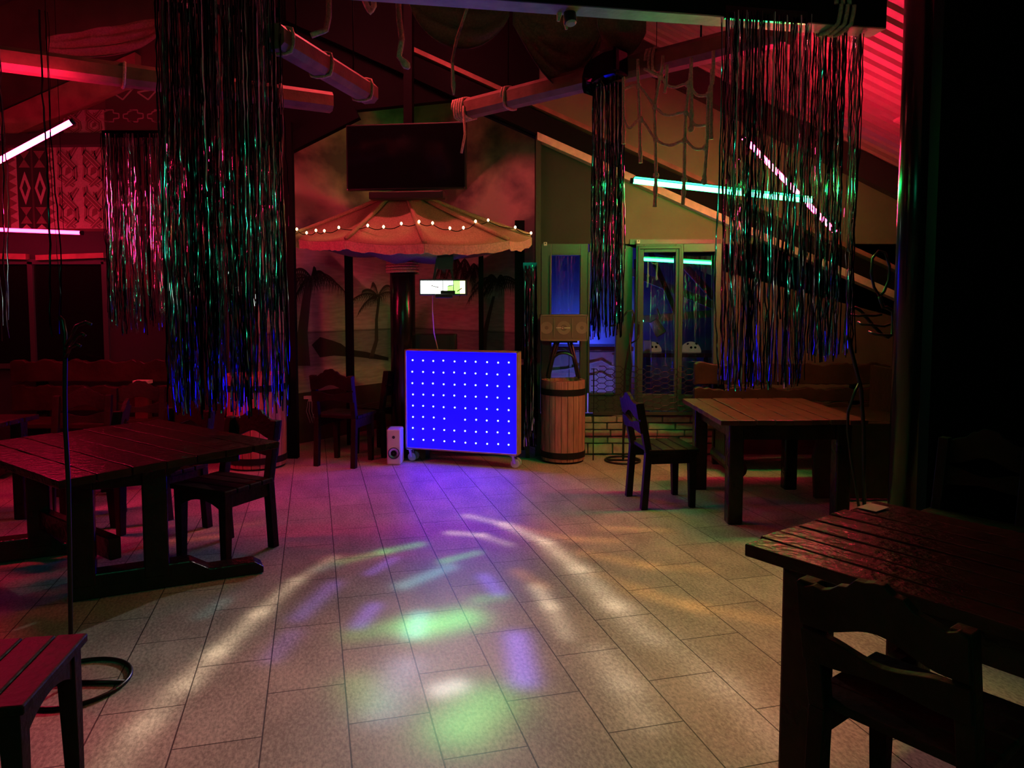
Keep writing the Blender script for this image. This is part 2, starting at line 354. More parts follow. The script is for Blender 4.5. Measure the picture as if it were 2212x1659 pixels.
# the mural: one printed paper per wall
def frond(mb, root, tip_dir, L_, W_, axu, nrm, mt, n=13):
    """printed palm frond: an arching rib with drooping blades, in the wall plane (axu, z)"""
    k = 12; pts = []
    for i in range(k+1):
        t = i/k; a = tip_dir[0]*L_*t; b_ = tip_dir[1]*L_*t-.55*L_*t*t; pts.append((a, b_))
    for i in range(1, k+1):
        a, b_ = pts[i]; a0, b0 = pts[i-1]; t = i/k
        for s in (-1, 1):
            l = W_*(1-.6*t)*(.6+.4*random.random()); dx = .35*l*s+.3*l*tip_dir[0]; dz = -l*.9 if s < 0 or True else l
            if s > 0: dx *= .6; dz *= .75
            w_ = .014
            q = [(a, b_), (a+w_, b_), (a+dx+w_*.2, b_+dz)]
            mb.add([root+axu*p[0]+V(0, 0, p[1])+nrm*.0 for p in q], [(0, 1, 2)], mt)
        w_ = .010
        q = [(a0, b0-w_), (a, b_-w_), (a, b_+w_), (a0, b0+w_)]
        mb.add([root+axu*p[0]+V(0, 0, p[1]) for p in q], [(0, 1, 2, 3)], mt)
def mural(name, a, b, label, ztop, zbot):
    d = (b-a).normalized(); n = V(d.y, -d.x, 0)
    if n.y > 0: n = -n
    mb = MB(); A, B = a+n*.006+d*(.25 if a.x < -2 else .02), b+n*.006-d*.04
    mb.add([V(A.x, A.y, zbot), V(B.x, B.y, zbot), V(B.x, B.y, ztop), V(A.x, A.y, ztop)], [(0, 1, 2, 3)], 'mural')
    return mb, d, n
mb, d, n = mural('beach_mural', M0, M1, '', 4.3, .56); off = .010
WL = lambda u, v: W(u, v, M0, n, off)
def poly(mb, pts, W_, mt):
    mb.add([W_(*p) for p in pts], [tuple(range(len(pts)))], mt)
def limb(mb, pts, ws, W_, mt):
    for i in range(len(pts)-1):
        (u0, v0), (u1, v1) = pts[i], pts[i+1]; w0, w1 = ws[i], ws[i+1]
        mb.add([W_(u0-w0, v0), W_(u0+w0, v0), W_(u1+w1, v1), W_(u1-w1, v1)], [(0, 1, 2, 3)], mt)
limb(mb, [(655, 790), (652, 720), (660, 650), (668, 600)], [14, 11, 9, 8], WL, 'palm2')
for ang in (-2.6, -2.0, -1.2, -.5, .1, .5, .9, 1.4):
    frond(mb, WL(668+random.uniform(-4, 4), 600), (math.sin(ang)*.9, math.cos(ang)*.35+.25), random.uniform(.5, .75), .34, d, n, 'palm' if random.random() < .7 else 'palm2')
poly(mb, [(672, 745), (690, 728), (715, 735), (735, 742), (748, 752), (748, 770), (720, 768), (690, 772)], WL, 'palm')
poly(mb, [(735, 752), (790, 760), (838, 772), (838, 779), (780, 772), (735, 768)], WL, 'palm')
limb(mb, [(800, 775), (812, 735), (812, 690), (818, 640)], [5, 4, 3, 2.5], WL, 'palm2')
for ang in (-2.2, -1.5, -.8, -.2, .5, 1.2):
    frond(mb, WL(815, 640), (math.sin(ang), math.cos(ang)*.5+.35), random.uniform(.35, .55), .22, d, n, 'palm2')
o = mb.build('beach_mural'); tag(o, 'printed beach mural with tall palm and thatch on the wall left of the round column', 'mural')
mb, d, n = mural('beach_mural', M1, M2, '', 4.3, .56)
WR = lambda u, v: W(u, v, M2, n, off)
limb(mb, [(1046, 760), (1049, 720), (1058, 680), (1068, 640)], [6, 5, 4, 3], WR, 'palm2')
for ang in (-2.4, -1.8, -1.0, -.4, .3, .9, 1.5):
    frond(mb, WR(1075, 605), (math.sin(ang), math.cos(ang)*.3+.2), random.uniform(.4, .6), .32, d, n, 'palm')
for uu, vv in ((960, 560), (985, 555), (1005, 560), (1025, 570)):
    for ang in (-.7, .0, .7):
        frond(mb, WR(uu, vv), (math.sin(ang)*.8, -.15), random.uniform(.3, .45), .4, d, n, 'palm')
o = mb.build('beach_mural'); tag(o, 'beach mural with hanging palm fronds and cloudy sky right of the round column', 'mural')

# rake beams and laths
def rake(name, x0, x1, fn, w, t, y, mt):
    mb = MB(); mb.prism([(x0, fn(x0)-w), (x1, fn(x1)-w), (x1, fn(x1)), (x0, fn(x0))], (0, y-t/2, 0), (1, 0, 0), (0, 0, 1), (0, 1, 0), t, mt)
    return struct(mb.build(name))
rake('trim_1', -2.2, 4.9, lambda x: T1(x)-.05, .22, .10, YB, 'matte')      # dark rake beam
rake('trim_2', -1.0, 4.9, lambda x: T1(x)+.02, .045, .14, YB, 'beam')      # pale lath on top of it
rake('trim_3', P(1160, 303, YB).x, 4.9, lambda x: T2(x)+.03, .075, .13, YB, 'trimwood')
rake('trim_4', P(1240, 145, YB).x, 4.9, lambda x: roof_z(x)-.02, .26, .12, YB, 'blackwood')
TLf = lambda x: 3.80+.43*(x+3.93)
rake('trim_5', -6.7, -3.62, lambda x: TLf(x)+.02, .27, .12, YL, 'beam')
mb = MB(); a, b_ = P(615, 318, YL), P(770, 240, YL); mb.bar(a, b_, .1, .16, 'matte'); struct(mb.build('trim_6'))
# dark posts standing before the mural and at the corners
for k, (u0, u1, Y, z0, z1) in enumerate(((612, 636, 7.3, 0, 3.3), (745, 760, 8.0, 0, 2.3), (1034, 1044, 8.0, 0, 2.3), (1112, 1133, 7.72, 0, 2.4), (1157, 1168, 7.42, 0, 3.2))):
    xa_, xb_ = P(u0, 650, Y).x, P(u1, 650, Y).x; mb = MB(); mb.box(((xa_+xb_)/2, Y+.04, (z0+z1)/2), (xb_-xa_, .08, z1-z0), 'blackwood' if k == 4 else 'matte'); struct(mb.build('trim_%d' % (7+k)))
# rail and beam on the left wall
mb = MB(); a, b_ = P(-260, 548, YL-.05), P(61, 555, YL-.05); mb.bar(a, b_, .08, .055, 'beam'); struct(mb.build('trim_12'))
mb = MB(); a, b_ = P(82, 557, YL-.05), P(228, 552, YL-.05); mb.bar(a, b_, .08, .05, 'beam'); struct(mb.build('trim_13'))
mb = MB(); a, b_ = P(-260, 307, YL-.10), P(345, 301, YL-.10); mb.bar(a, b_, .12, .11, 'blackwood'); struct(mb.build('trim_14'))
mb = MB(); a, b_ = P(-330, 533, YL-.015), P(345, 533, YL-.015); mb.bar(a, b_, .03, .30, 'darkwall'); struct(mb.build('trim_16'))
mb = MB(); mb.box((-4.4, YL-.012, .85), (3.1, .024, 1.7), 'darkwall'); struct(mb.build('trim_17'))
# black window in the left wall
p0, p1 = P(-300, 566, YL), P(238, 790, YL)
win = MB(); w_, h_ = p1.x-p0.x, p0.z-p1.z
for (cx0, cz0, dx, dz) in ((0, h_/2, w_, .05), (0, -h_/2, w_, .05), (-w_/2, 0, .05, h_), (w_/2, 0, .05, h_), (w_*.2, 0, .05, h_)):
    win.box((cx0, 0, cz0), (dx, .05, dz), 'frame')
wo = struct(win.build('window_3')); wo.location = ((p0.x+p1.x)/2, YL-.03, (p0.z+p1.z)/2)
pn = MB(); pn.box((0, .005, 0), (w_-.02, .01, h_-.02)); pn.build('window_pane', 'blackglass', wo)

# windows of the gable wall -------------------------------------------------
def window(name, u0, u1, v0, v1, gu0, gu1, gv0, gv1, y, rz=0, pane='glass'):
    a, b_ = P(u0, v1, y), P(u1, v0, y); g0, g1 = P(gu0, gv1, y), P(gu1, gv0, y)
    mb = MB(); org = V(a.x, y, 0)
    def piece(x0, x1, z0, z1, yy=0, t=.07, mt='frame'): mb.box(((x0+x1)/2-a.x, yy, (z0+z1)/2), (x1-x0, t, z1-z0), mt)
    piece(a.x, g0.x, a.z, b_.z); piece(g1.x, b_.x, a.z, b_.z); piece(g0.x, g1.x, a.z, g0.z); piece(g0.x, g1.x, g1.z, b_.z)
    # inner bead
    for (x0, x1, z0, z1) in ((g0.x-.02, g0.x, g0.z, g1.z), (g1.x, g1.x+.02, g0.z, g1.z), (g0.x, g1.x, g1.z, g1.z+.02), (g0.x, g1.x, g0.z-.02, g0.z)):
        piece(x0, x1, z0, z1, -.04, .02)
    o = struct(mb.build(name, bevel=.004)); o.location = org; o.rotation_euler = (0, 0, rz)
    pm = MB(); pm.box(((g0.x+g1.x)/2-a.x, .01, (g0.z+g1.z)/2), (g1.x-g0.x, .008, g1.z-g0.z)); pm.build('pane', pane, o)
    return o
window('window_1', 1168, 1270, 527, 890, 1190, 1253, 552, 846, YB-.03)
window('window_2', 1271, 1334, 527, 890, 1272, 1331, 545, 848, YB-.03)
# double glazed door leaf standing ajar: two panes in one leaf
y = YB-.10; a = P(1370, 890, y); zb_, zt_ = P(1370, 885, y).z, P(1372, 528, y).z
mb = MB(); xs = [0, P(1390, 600, y).x-a.x, P(1457, 600, y).x-a.x, P(1473, 600, y).x-a.x, P(1538, 600, y).x-a.x, P(1552, 600, y).x-a.x]
gz0, gz1 = P(1400, 850, y).z, P(1400, 546, y).z
for i in (0, 2, 4): mb.box(((xs[i]+xs[i+1])/2, 0, (zb_+zt_)/2), (xs[i+1]-xs[i], .07, zt_-zb_), 'frame')
for i in (1, 3):
    mb.box(((xs[i]+xs[i+1])/2, 0, (zb_+gz0)/2), (xs[i+1]-xs[i], .07, gz0-zb_), 'frame'); mb.box(((xs[i]+xs[i+1])/2, 0, (zt_+gz1)/2), (xs[i+1]-xs[i], .07, zt_-gz1), 'frame')
for (x0_, x1_, z0_, z1_) in ((.02, xs[2]+.05, zt_-.05, zt_-.02), (.02, .04, zb_, zt_-.02), (xs[2]+.03, xs[2]+.05, zb_, zt_-.02)):
    mb.box(((x0_+x1_)/2, -.045, (z0_+z1_)/2), (x1_-x0_, .03, z1_-z0_), 'frame')
door = struct(mb.build('door_1', bevel=.004)); door.location = (a.x, y, 0); door.rotation_euler = (0, 0, -math.radians(8))
for i in (1, 3):
    pm = MB(); pm.box((0, 0, (gz1-gz0)/2+.01), (xs[i+1]-xs[i]+.01, .008, gz1-gz0+.04)); q = pm.build('pane', 'glass', door); q.location = ((xs[i]+xs[i+1])/2, .0, gz0-.01); q.rotation_euler = (-math.radians(4.6), 0, 0)
pm = MB(); pm.box((xs[1]*.45, -.05, P(1380, 707, y).z), (.022, .03, .12), 'black'); pm.tube([(xs[1]*.45, -.06, P(1380, 707, y).z+.03), (xs[1]*.45, -.09, P(1380, 707, y).z+.03), (xs[1]*.45+.0, -.09, P(1380, 707, y).z-.07)], .008, 'black'); pm.build('door_handle', None, door)
mb = MB(); mb.box(((xw[2]+xw[3])/2, YB+.02, zt+.02), (xw[3]-xw[2]+.06, .08, .05), 'frame'); struct(mb.build('trim_15'))
for (u, v, w_) in ((1178, 527, 'on the frame above the narrow blue window'), (1379, 522, 'on the frame above the green-lit door')):
    p = P(u, v, YB-.075); mb = MB(); mb.box((0, 0, 0), (.032, .012, .035), 'white'); mb.box((0, -.008, .006), (.014, .006, .012), 'black'); o = mb.build('hook_plate', bevel=.002); o.location = p
    tag(o, 'tiny white square plate '+w_, 'plate')
# veranda behind the panes
mb = MB(); mb.box((1.6, 9.6, 1.6), (3.4, .1, 3.2), 'pale'); struct(mb.build('wall_veranda'))
mb = MB(); mb.box((.33, 9.05, 1.5), (.06, 1.0, 3.0), 'darkwall'); struct(mb.build('wall_veranda_side'))
def blue_fill(label, loc_, mt):  # hidden lamps, added to tint the panes blue
    t = thing('added_blue_lamp', label, 'lamp', loc_)
    mb = MB(); mb.box((0, 0, .05), (.5, .08, .1), 'black'); mb.build('housing', None, t)
    mb = MB(); mb.box((0, 0, .11), (.46, .05, .012)); mb.build('lamp_face', mt, t)
blue_fill('added blue fill lamp hidden behind the window sill, lighting the veranda counter', (.85, 7.78, .16), 'bluefill_sill')
blue_fill('added blue fill lamp hidden behind the veranda counter, lighting the wall above it', (.85, 9.3, .72), 'bluefill_back')
t = thing('veranda_counter', 'pale panelled counter seen through the panes beside the barrel', 'counter', (.86, 8.6, 0))
mb = MB(); mb.box((0, 0, .50), (.95, .5, 1.0), 'pale')
for sx in (-.2, .28): mb.box((sx, -.26, .62), (.03, .02, .7), 'pale')
mb.build('body', None, t, bevel=.02)
mb = MB(); mb.box((0, 0, 1.03), (1.02, .56, .05), 'wood2'); mb.build('top', None, t, bevel=.006)
mb = MB(); pts = [V(-.45, -.27, .78), V(-.25, -.27, .80), V(.0, -.27, .86), V(.15, -.27, .9), V(.25, -.27, .84), V(.45, -.27, .8)]; mb.tube(pts, .01, 'white', 6)
mb.tube([p+V(0, 0, -.14) for p in pts], .01, 'white', 6); mb.build('moulding', None, t)
def dome(u, v0, v1, w, label):
    Y = 8.3; c = P(u, v1, Y); r = w/1600*Y/2; h = P(u, v0, Y).z-c.z
    t = thing('dome_lamp', label, 'lamp', (c.x, Y, c.z))
    mb = MB(); k = 8; mb.lathe([(r*math.cos(PI/2*i/k), h*math.sin(PI/2*i/k)) for i in range(k)]+[(.004, h)], n=28); mb.build('shade', 'face', t, smooth=True)
    for dx, dz in ((-.045, .09), (.045, .09), (-.02, .055), (.025, .055)):
        mb = MB(); y_ = math.sqrt(max(.0, 1-(dz/h)**2))*r; yy = -math.sqrt(max(1e-4, y_*y_-dx*dx))
        mb.lathe([(.014, -.004), (.014, .004)], (0, 0, 0), 12); mb.v = [(dx+x_, yy-.002+zv, dz+yv) for x_, yv, zv in mb.v]
        mb.build('spot', 'matte', t)
    return t
t = thing('veranda_shelf', 'long dark shelf carrying the two dome lamps behind the door panes', 'shelf', (2.08, 8.35, 0))
zc = P(1495, 760, 8.3).z
mb = MB(); mb.box((0, 0, zc-.025), (1.3, .5, .045), 'wood2'); mb.build('board', None, t)
for sx in (-.55, .1, .6): mb = MB(); mb.box((sx, .1, (zc-.05)/2), (.05, .3, zc-.05), 'darkwall'); mb.build('support', None, t)
dome(1492, 738, 760, 44, 'cream half-dome lamp with four dark spots behind the right door pane')
dome(1409, 738, 759, 40, 'cream half-dome lamp partly hidden behind the left door pane')
def bowl(u, v0, v1, w, Y, mt, label):
    c = P(u, v1, Y); r = w/1600*Y/2; h = P(u, v0, Y).z-c.z
    mb = MB(); mb.lathe([(r*.5, 0), (r*.9, h*.3), (r, h), (r*.95, h), (r*.8, h*.35), (.01, h*.12)], n=24); o = mb.build('bowl', mt, smooth=True); o.location = c; tag(o, label, 'bowl')

t = thing('mirrored_brace', 'beams mirrored in the door panes, added as crossed bars over a pale rail', 'brace', (1.9, 8.75, 0))  # reflections of the room's beams, built as solid bars behind the glass
def vb(a_, b2, w_, mt, nm):
    A_, B_ = P(*a_, 8.75)-V(1.9, 8.75, 0), P(*b2, 8.75)-V(1.9, 8.75, 0); mb = MB(); mb.bar(A_, B_, .06, w_, mt); mb.build(nm, None, t)
vb((1330, 574), (1600, 684), .085, 'greybeam', 'brace'); vb((1462, 556), (1600, 705), .075, 'greybeam', 'brace'); vb((1402, 540), (1470, 700), .06, 'blackwood', 'brace')
vb((1330, 694), (1600, 672), .085, 'pale', 'rail')
for ux in (1376, 1600):
    vb((ux, 560), (ux, 950), .07, 'blackwood', 'post')
p = P(1420, 706, 8.5); t = thing('mirrored_lamp_can', 'mirror image of a spotlight, added as a pale can behind the left door pane', 'lamp', tuple(p))  # reflection of a lamp, built as an object behind the pane
mb = MB(); mb.tube([(-.05, 0, .07), (.0, 0, -.01), (.045, -.02, -.085)], [.05, .062, .066], 'pale', 16); mb.build('can', None, t)
mb = MB(); mb.tube([(.03, .0, .0), (.035, .05, .12), (.035, .2, .2)], .012, 'pale', 8); mb.build('bracket', None, t)
p = P(1398, 764, 8.16); mb = MB(); mb.box((0, 0, .07), (.085, .06, .14), 'pale'); o = mb.build('small_box', bevel=.005); o.location = (p.x, 8.15, zc); tag(o, 'small bluish box standing before the left dome lamp', 'box')
# chicken-wire screen in front of the window bottoms
mb = MB(); y = YB-.27; c = P(1282, 880, y); e = P(1545, 795, y)
r = .052; hz_ = r*math.sqrt(3)/2*.62; i = 0; x = c.x
while x < e.x:
    j = 0; z = c.z-.04+(hz_ if i % 2 else 0)
    while z < e.z:
        mb.tube([(x-r*.5, y, z+hz_), (x+r*.5, y, z+hz_), (x+r, y, z), (x+r*.5, y, z-hz_)], .004, 'iron', 5, cap=False)
        z += 2*hz_
    x += r*1.5; i += 1
mb.bar((c.x, y, c.z-.06), (e.x, y, c.z-.06), .02, .03, 'blackwood'); mb.bar((c.x, y, 0), (c.x, y, e.z), .012, .012, 'iron')
o = mb.build('wire_mesh_screen'); tag(o, 'black hexagonal wire mesh screen along the bottom of the windows', 'screen')

# ------------------------------------------------------------------ furniture
def make_chair(name, label, group=None, mt='chairwood', back_h=.87):
    t = thing(name, label, 'chair', group=group); w, dp, sz = .43, .40, .43
    mb = MB()
    for i in range(4):
        y0 = -dp/2+.02+i*(dp/4); mb.box((0, y0+dp/8, sz+.0125), (w+.03, dp/4-.006, .03), mt)
    mb.build('seat', None, t, bevel=.006)
    for s in (-1, 1):
        mb = MB(); x = s*(w/2-.03); mb.add([(x-.03, dp/2-.06, sz), (x+.03, dp/2-.06, sz), (x+.03, dp/2, sz), (x-.03, dp/2, sz), (x-.022, dp/2-.045, 0), (x+.022, dp/2-.045, 0), (x+.022, dp/2, 0), (x-.022, dp/2, 0)],
            [(0, 1, 2, 3), (4, 7, 6, 5), (0, 4, 5, 1), (1, 5, 6, 2), (2, 6, 7, 3), (3, 7, 4, 0)], mt); mb.build('leg', None, t, bevel=.004)
    for s in (-1, 1):
        mb = MB(); x = s*(w/2-.022); yb = -dp/2
        prof = [(0, -.03), (sz, 0), (back_h-.06, -.07)]
        for (z0, o0), (z1, o1) in zip(prof[:-1], prof[1:]):
            mb.add([(x-.025, yb+o0, z0), (x+.025, yb+o0, z0), (x+.025, yb+o0+.05, z0), (x-.025, yb+o0+.05, z0), (x-.025, yb+o1, z1), (x+.025, yb+o1, z1), (x+.025, yb+o1+.05, z1), (x-.025, yb+o1+.05, z1)],
                [(0, 3, 2, 1), (4, 5, 6, 7), (0, 1, 5, 4), (1, 2, 6, 5), (2, 3, 7, 6), (3, 0, 4, 7)], mt)
        mb.build('back_post', None, t, bevel=.004)
    K = 18; wv = lambda q: .5*(1+math.cos(PI*max(-1, min(1, q*1.35))))
    def rail(nm, ztop, zbot):
        mb = MB(); T, B = [], []
        for i in range(K+1):
            q = -1+2*i/K; x = q*w/2; T.append(V(x, 0, ztop(q))); B.append(V(x, 0, zbot(q)))
        yo = lambda z: -dp/2-.012-.07*max(0, (z-sz))/(back_h-.06-sz)
        for L_ in (T, B):
            for p in L_: p.y = yo(p.z)+.012
        mb.strip(T, B, (0, 1, .1), .026, mt); mb.build(nm, None, t, bevel=.003)
    rail('crest_rail', lambda q: back_h-.065+.065*wv(q)+.006*math.sin(q*23), lambda q: back_h-.185+.045*wv(q))
    rail('back_splat', lambda q: back_h-.20-.03*wv(q), lambda q: back_h-.29+.015*wv(q))
    mb = MB(); T, B = [], []
    for i in range(K+1):
        q = -1+2*i/K; T.append(V(q*(w/2-.05), dp/2-.02, sz-.004)); B.append(V(q*(w/2-.05), dp/2-.02, sz-.10+.05*(1-q*q)))
    mb.strip(T, B, (0, 1, 0), .024, mt); mb.build('apron', None, t)
    for s in (-1, 1):
        mb = MB(); mb.box((s*(w/2-.02), 0, sz-.045), (.024, dp-.1, .08), mt); mb.build('side_rail', None, t)
    return t
chair0 = None
def chair(x, y, face, label, h=1.0, group=None):
    """face: angle of the direction the sitter looks, degrees from +X"""
    global chair0
    if chair0 is None: chair0 = make_chair('wooden_chair', label); c = chair0
    else: c = copy_tree(chair0)
    c['label'] = label
    if group: c['group'] = group
    c.location = (x, y, 0); c.rotation_euler = (0, 0, math.radians(face-90)); c.scale = (1, 1, h)
    return c
GC = 'rustic wooden chairs of the bar'
ang = lambda dx, dy: math.degrees(math.atan2(dy, dx))
# chairs, from the photograph: floor positions of their feet
chair(1.17, 5.72, 8, 'wooden chair with red-lit wavy back standing left of the small slatted table', 1.0, GC)
chair(-1.79, 4.55, ang(-.43, -.9), 'wooden chair at the open corner of the long left table, legs fully in view', 1.0, GC)
chair(-2.38, 4.96, ang(-.43, -.9), 'wooden chair behind the long left table, second from its open corner', 1.0, GC)
chair(-3.42, 5.70, -80, 'wooden chair with eye-shaped back cutout standing in front of the left log bench', 1.0, GC)
chair(-3.22, 6.23, -76, 'wooden chair beside the foil curtain at the end of the left log bench', 1.0, GC)
chair(-3.02, 5.17, 200, 'wooden chair with red-rimmed back turned to the small back-left table', 1.0, GC)
chair(-1.60, 2.16, 10, 'wooden seat with bright scalloped edge in the bottom left corner', 1.0, GC)
chair(-2.42, 2.90, 62, 'dark wooden chair tucked under the near side of the long left table', 1.0, GC)
chair(2.22, 3.58, 218, 'black chair silhouette in front of the dark round pillar', 1.05, GC)
chair(1.13, 1.98, ang(.8, .62), 'black chair seen from behind at the slatted table in the bottom right corner', 1.0, GC)
chair(-1.62, 7.12, 75, 'dark chair with red-lit rail in front of the beach mural', 1.08, GC)
chair(-1.36, 7.62, 150, 'dark chair half hidden behind the chair near the round column', 1.08, GC)

def plank_top(mb, poly0, ex, ey, lx, ly, n, z, t, mt, gap=.008, wav=.004):
    """planks run along ey, laid side by side along ex from corner poly0"""
    pw = lx/n
    for i in range(n):
        K = 14; a0 = poly0+ex*(i*pw+gap/2); b0 = poly0+ex*((i+1)*pw-gap/2); T, B = [], []
        for j in range(K+1):
            q = j/K; w1 = random.uniform(-wav, wav); w2 = random.uniform(-wav, wav)
            e = random.uniform(-.012, .012) if j in (0, K) else 0
            T.append(a0+ey*(q*ly+e)+ex*w1); B.append(b0+ey*(q*ly+e)+ex*w2)
        dz = random.uniform(-.002, .002)
        mb.strip([V(p.x, p.y, z-t/2+dz) for p in T], [V(p.x, p.y, z-t/2+dz) for p in B], (0, 0, 1), t, mt)
# small right table
c = [G(1497, 908, .75), G(1795, 914, .75), G(1780, 860, .75), G(1537, 857, .75)]
t = thing('slatted_table', 'small slatted wooden table with four thick legs on the right beside the chair', 'table', ((c[0].x+c[2].x)/2, (c[0].y+c[2].y)/2, 0))
wx = 1.02; dy = 1.16
mb = MB(); plank_top(mb, V(-wx/2, -dy/2, 0), V(1, 0, 0), V(0, 1, 0), wx, dy, 8, .75, .035, 'wood2'); mb.build('table_top', None, t, bevel=.004)
for sx in (-1, 1):
    for sy in (-1, 1):
        mb = MB(); mb.box((sx*(wx/2-.135), sy*(dy/2-.10), .365), (.105, .105, .73), 'wood'); mb.build('leg', None, t, bevel=.012)
for sy in (-1, 1):
    mb = MB(); mb.box((0, sy*(dy/2-.10), .66), (wx-.36, .035, .12), 'wood'); mb.build('apron', None, t)
for sx in (-1, 1):
    mb = MB(); mb.box((sx*(wx/2-.135), 0, .66), (.035, dy-.3, .12), 'wood'); mb.build('apron', None, t)
# long left table (trestles)
p0, p1 = G(124, 1038, .75), G(603, 953, .75); e1 = (p1-p0).normalized(); wid = (p1-p0).length; e2 = V(-e1.y, e1.x, 0)
t = thing('trestle_table', 'long dark glossy plank table on trestle legs at the left', 'table', (p0.x, p0.y, 0))
Z0 = V(0, 0, 0); LEN = 1.35
mb = MB(); plank_top(mb, Z0, e1, e2, wid, LEN, 7, .75, .04, 'wood', gap=.006); mb.build('table_top', None, t, bevel=.004)
tp = V(p0.x, p0.y, 0); fa, fb = G(567, 1231)-tp, G(150, 1295)-tp; fd = (fb-fa).normalized(); fl_ = (fb-fa).length
for k, (org_, qs, fl_) in enumerate(((fa, (.57, .93), fl_), (G(90, 1200)-tp-fd*.30, (.5,), .6))):
    for q in qs:
        c_ = org_+fd*(fl_*q)-V(fd.y, -fd.x, 0)*.0; mb = MB(); mb.box((c_.x, c_.y, .39), (.125, .13, .64), 'wood', rz=math.atan2(fd.y, fd.x)); mb.build('leg', None, t, bevel=.01)
    K = 20; T, B = [], []
    for i in range(K+1):
        q = i/K; hgt = .075 if q < .30 else .075+.06*min(1, (q-.30)/.1); hgt = hgt*(.55 if i == 0 else 1)
        c_ = org_+fd*(fl_*q); T.append(V(c_.x, c_.y, hgt)); B.append(V(c_.x, c_.y, .003))
    mb = MB(); mb.strip(T, B, V(-fd.y, fd.x, 0), .12, 'wood'); mb.build('foot', None, t, bevel=.008)
    T, B = [], []
    for i in range(K+1):
        q = i/K; hgt = .13*max(.35, min(1, (q-.28)/.22)); c_ = org_+fd*(fl_*(.12+.85*q))
        T.append(V(c_.x, c_.y, .709)); B.append(V(c_.x, c_.y, .709-hgt))
    mb = MB(); mb.strip(T, B, V(-fd.y, fd.x, 0), .09, 'wood'); mb.build('bearer', None, t, bevel=.006)
mb = MB(); mb.bar(fa+fd*.75+V(0, 0, .24), G(90, 1200)-tp+V(0, 0, .24), .06, .12, 'wood'); mb.build('stretcher', None, t, bevel=.006)
# table bottom right
q0 = G(1600, 1174, .76); e1 = V(.8, .6, 0); e2 = V(.6, -.8, 0)
t = thing('slatted_table', 'dark slatted table with pink gloss in the bottom right corner', 'table', (q0.x, q0.y, 0))
mb = MB(); plank_top(mb, Z0, e1, e2, .90, 1.65, 8, .76, .042, 'wood', gap=.010, wav=.003); mb.build('table_top', None, t, bevel=.005)
for (a_, b2) in ((.10, .19), (.80, .19), (.10, 1.4), (.80, 1.4)):
    c_ = e1*a_+e2*b2; mb = MB(); mb.box((c_.x, c_.y, .36), (.12, .12, .715), 'wood', rz=math.atan2(e1.y, e1.x)); mb.build('leg', None, t, bevel=.01)
for b2 in (.19, 1.4):
    mb = MB(); mb.bar(e1*.15+e2*b2+V(0, 0, .655), e1*.75+e2*b2+V(0, 0, .655), .04, .1, 'wood'); mb.build('apron', None, t)
for a_ in (.1, .8):
    mb = MB(); mb.bar(e1*a_+e2*.25+V(0, 0, .655), e1*a_+e2*1.35+V(0, 0, .655), .04, .1, 'wood'); mb.build('apron', None, t)
mb = MB(); mb.bar(e1*.45+e2*.19+V(0, 0, .2), e1*.45+e2*1.4+V(0, 0, .2), .05, .08, 'wood'); mb.bar(e1*.1+e2*.19+V(0, 0, .2), e1*.8+e2*.19+V(0, 0, .2), .05, .08, 'wood'); mb.build('stretcher', None, t)
cc = G(1886, 1098, .762); mb = MB(); mb.box((0, 0, .003), (.10, .075, .002), 'card', rz=.64); o = mb.build('paper_card'); o.location = (cc.x, cc.y, .763); tag(o, 'small pale card lying on the far corner of the bottom right table', 'card')
# small table at the back left
t = thing('small_table', 'small dark table cut by the left picture edge behind the long table', 'table', (-3.82, 5.02, 0))
mb = MB(); plank_top(mb, V(-.55, -.33, 0), V(0, 1, 0), V(1, 0, 0), .66, .92, 4, .75, .035, 'wood'); mb.build('table_top', None, t, bevel=.004)
for sx in (-.46, .28):
    for sy in (-.25, .25):
        mb = MB(); mb.box((sx, sy, .365), (.08, .08, .73), 'wood'); mb.build('leg', None, t, bevel=.008)

# log benches
def log_bench(label, x0, x1, y, zt_, seat_d, back_planks, side=False):
    t = thing('log_bench', label, 'bench', ((x0+x1)/2, y, 0)); L_ = x1-x0
    for (za, zb2) in back_planks:
        K = 40; T, B = [], []
        for i in range(K+1):
            x = -L_/2+L_*i/K; T.append(V(x, 0, zb2+random.uniform(-.012, .012)+.012*math.sin(i*.9))); B.append(V(x, 0, za+random.uniform(-.006, .006)))
        mb = MB(); mb.strip(T, B, (0, 1, 0), .06, 'bench'); mb.build('back_board', None, t, bevel=.01)
    for k in range(2):
        mb = MB(); mb.box((0, -.10-.21*k, .44), (L_, .2, .05), 'bench'); mb.build('seat_board', None, t, bevel=.012)
    for x in (-L_/2+.25, L_/2-.3):
        mb = MB(); mb.box((x, .055, (zt_-.03)/2), (.1, .05, zt_-.03), 'wood'); mb.build('post', None, t, bevel=.01)
        mb = MB(); mb.tube([(x, .04, .12), (x, -seat_d-.12, .10)], .075, 'wood', 14); mb.build('log_foot', None, t, smooth=False)
        mb = MB(); mb.box((x, -.2, .29), (.1, .3, .26), 'wood'); mb.build('leg', None, t)
    if side:
        K = 12; poly_ = [(.05, 0), (-.40, 0), (-.43, .12), (-.40, .28), (-.30, .42), (.05, .44)]
        mb = MB(); mb.prism(poly_, (L_/2-.03, 0, .0), (0, 1, 0), (0, 0, 1), (1, 0, 0), .05, 'bench'); mb.build('end_panel', None, t, bevel=.008)
    return t
log_bench('long log bench with wavy back boards behind the small right table', P(1502, 800, 6.95).x, P(1905, 800, 6.95).x+.1, 7.0, 1.0, .5, ((.78, .98), (.62, .745), (.50, .60)), True)
log_bench('log bench with scalloped back boards in front of the black left window', P(18, 800, 7.0).x, P(372, 800, 7.0).x, 7.05, .98, .5, ((.80, 1.0), (.52, .76)))
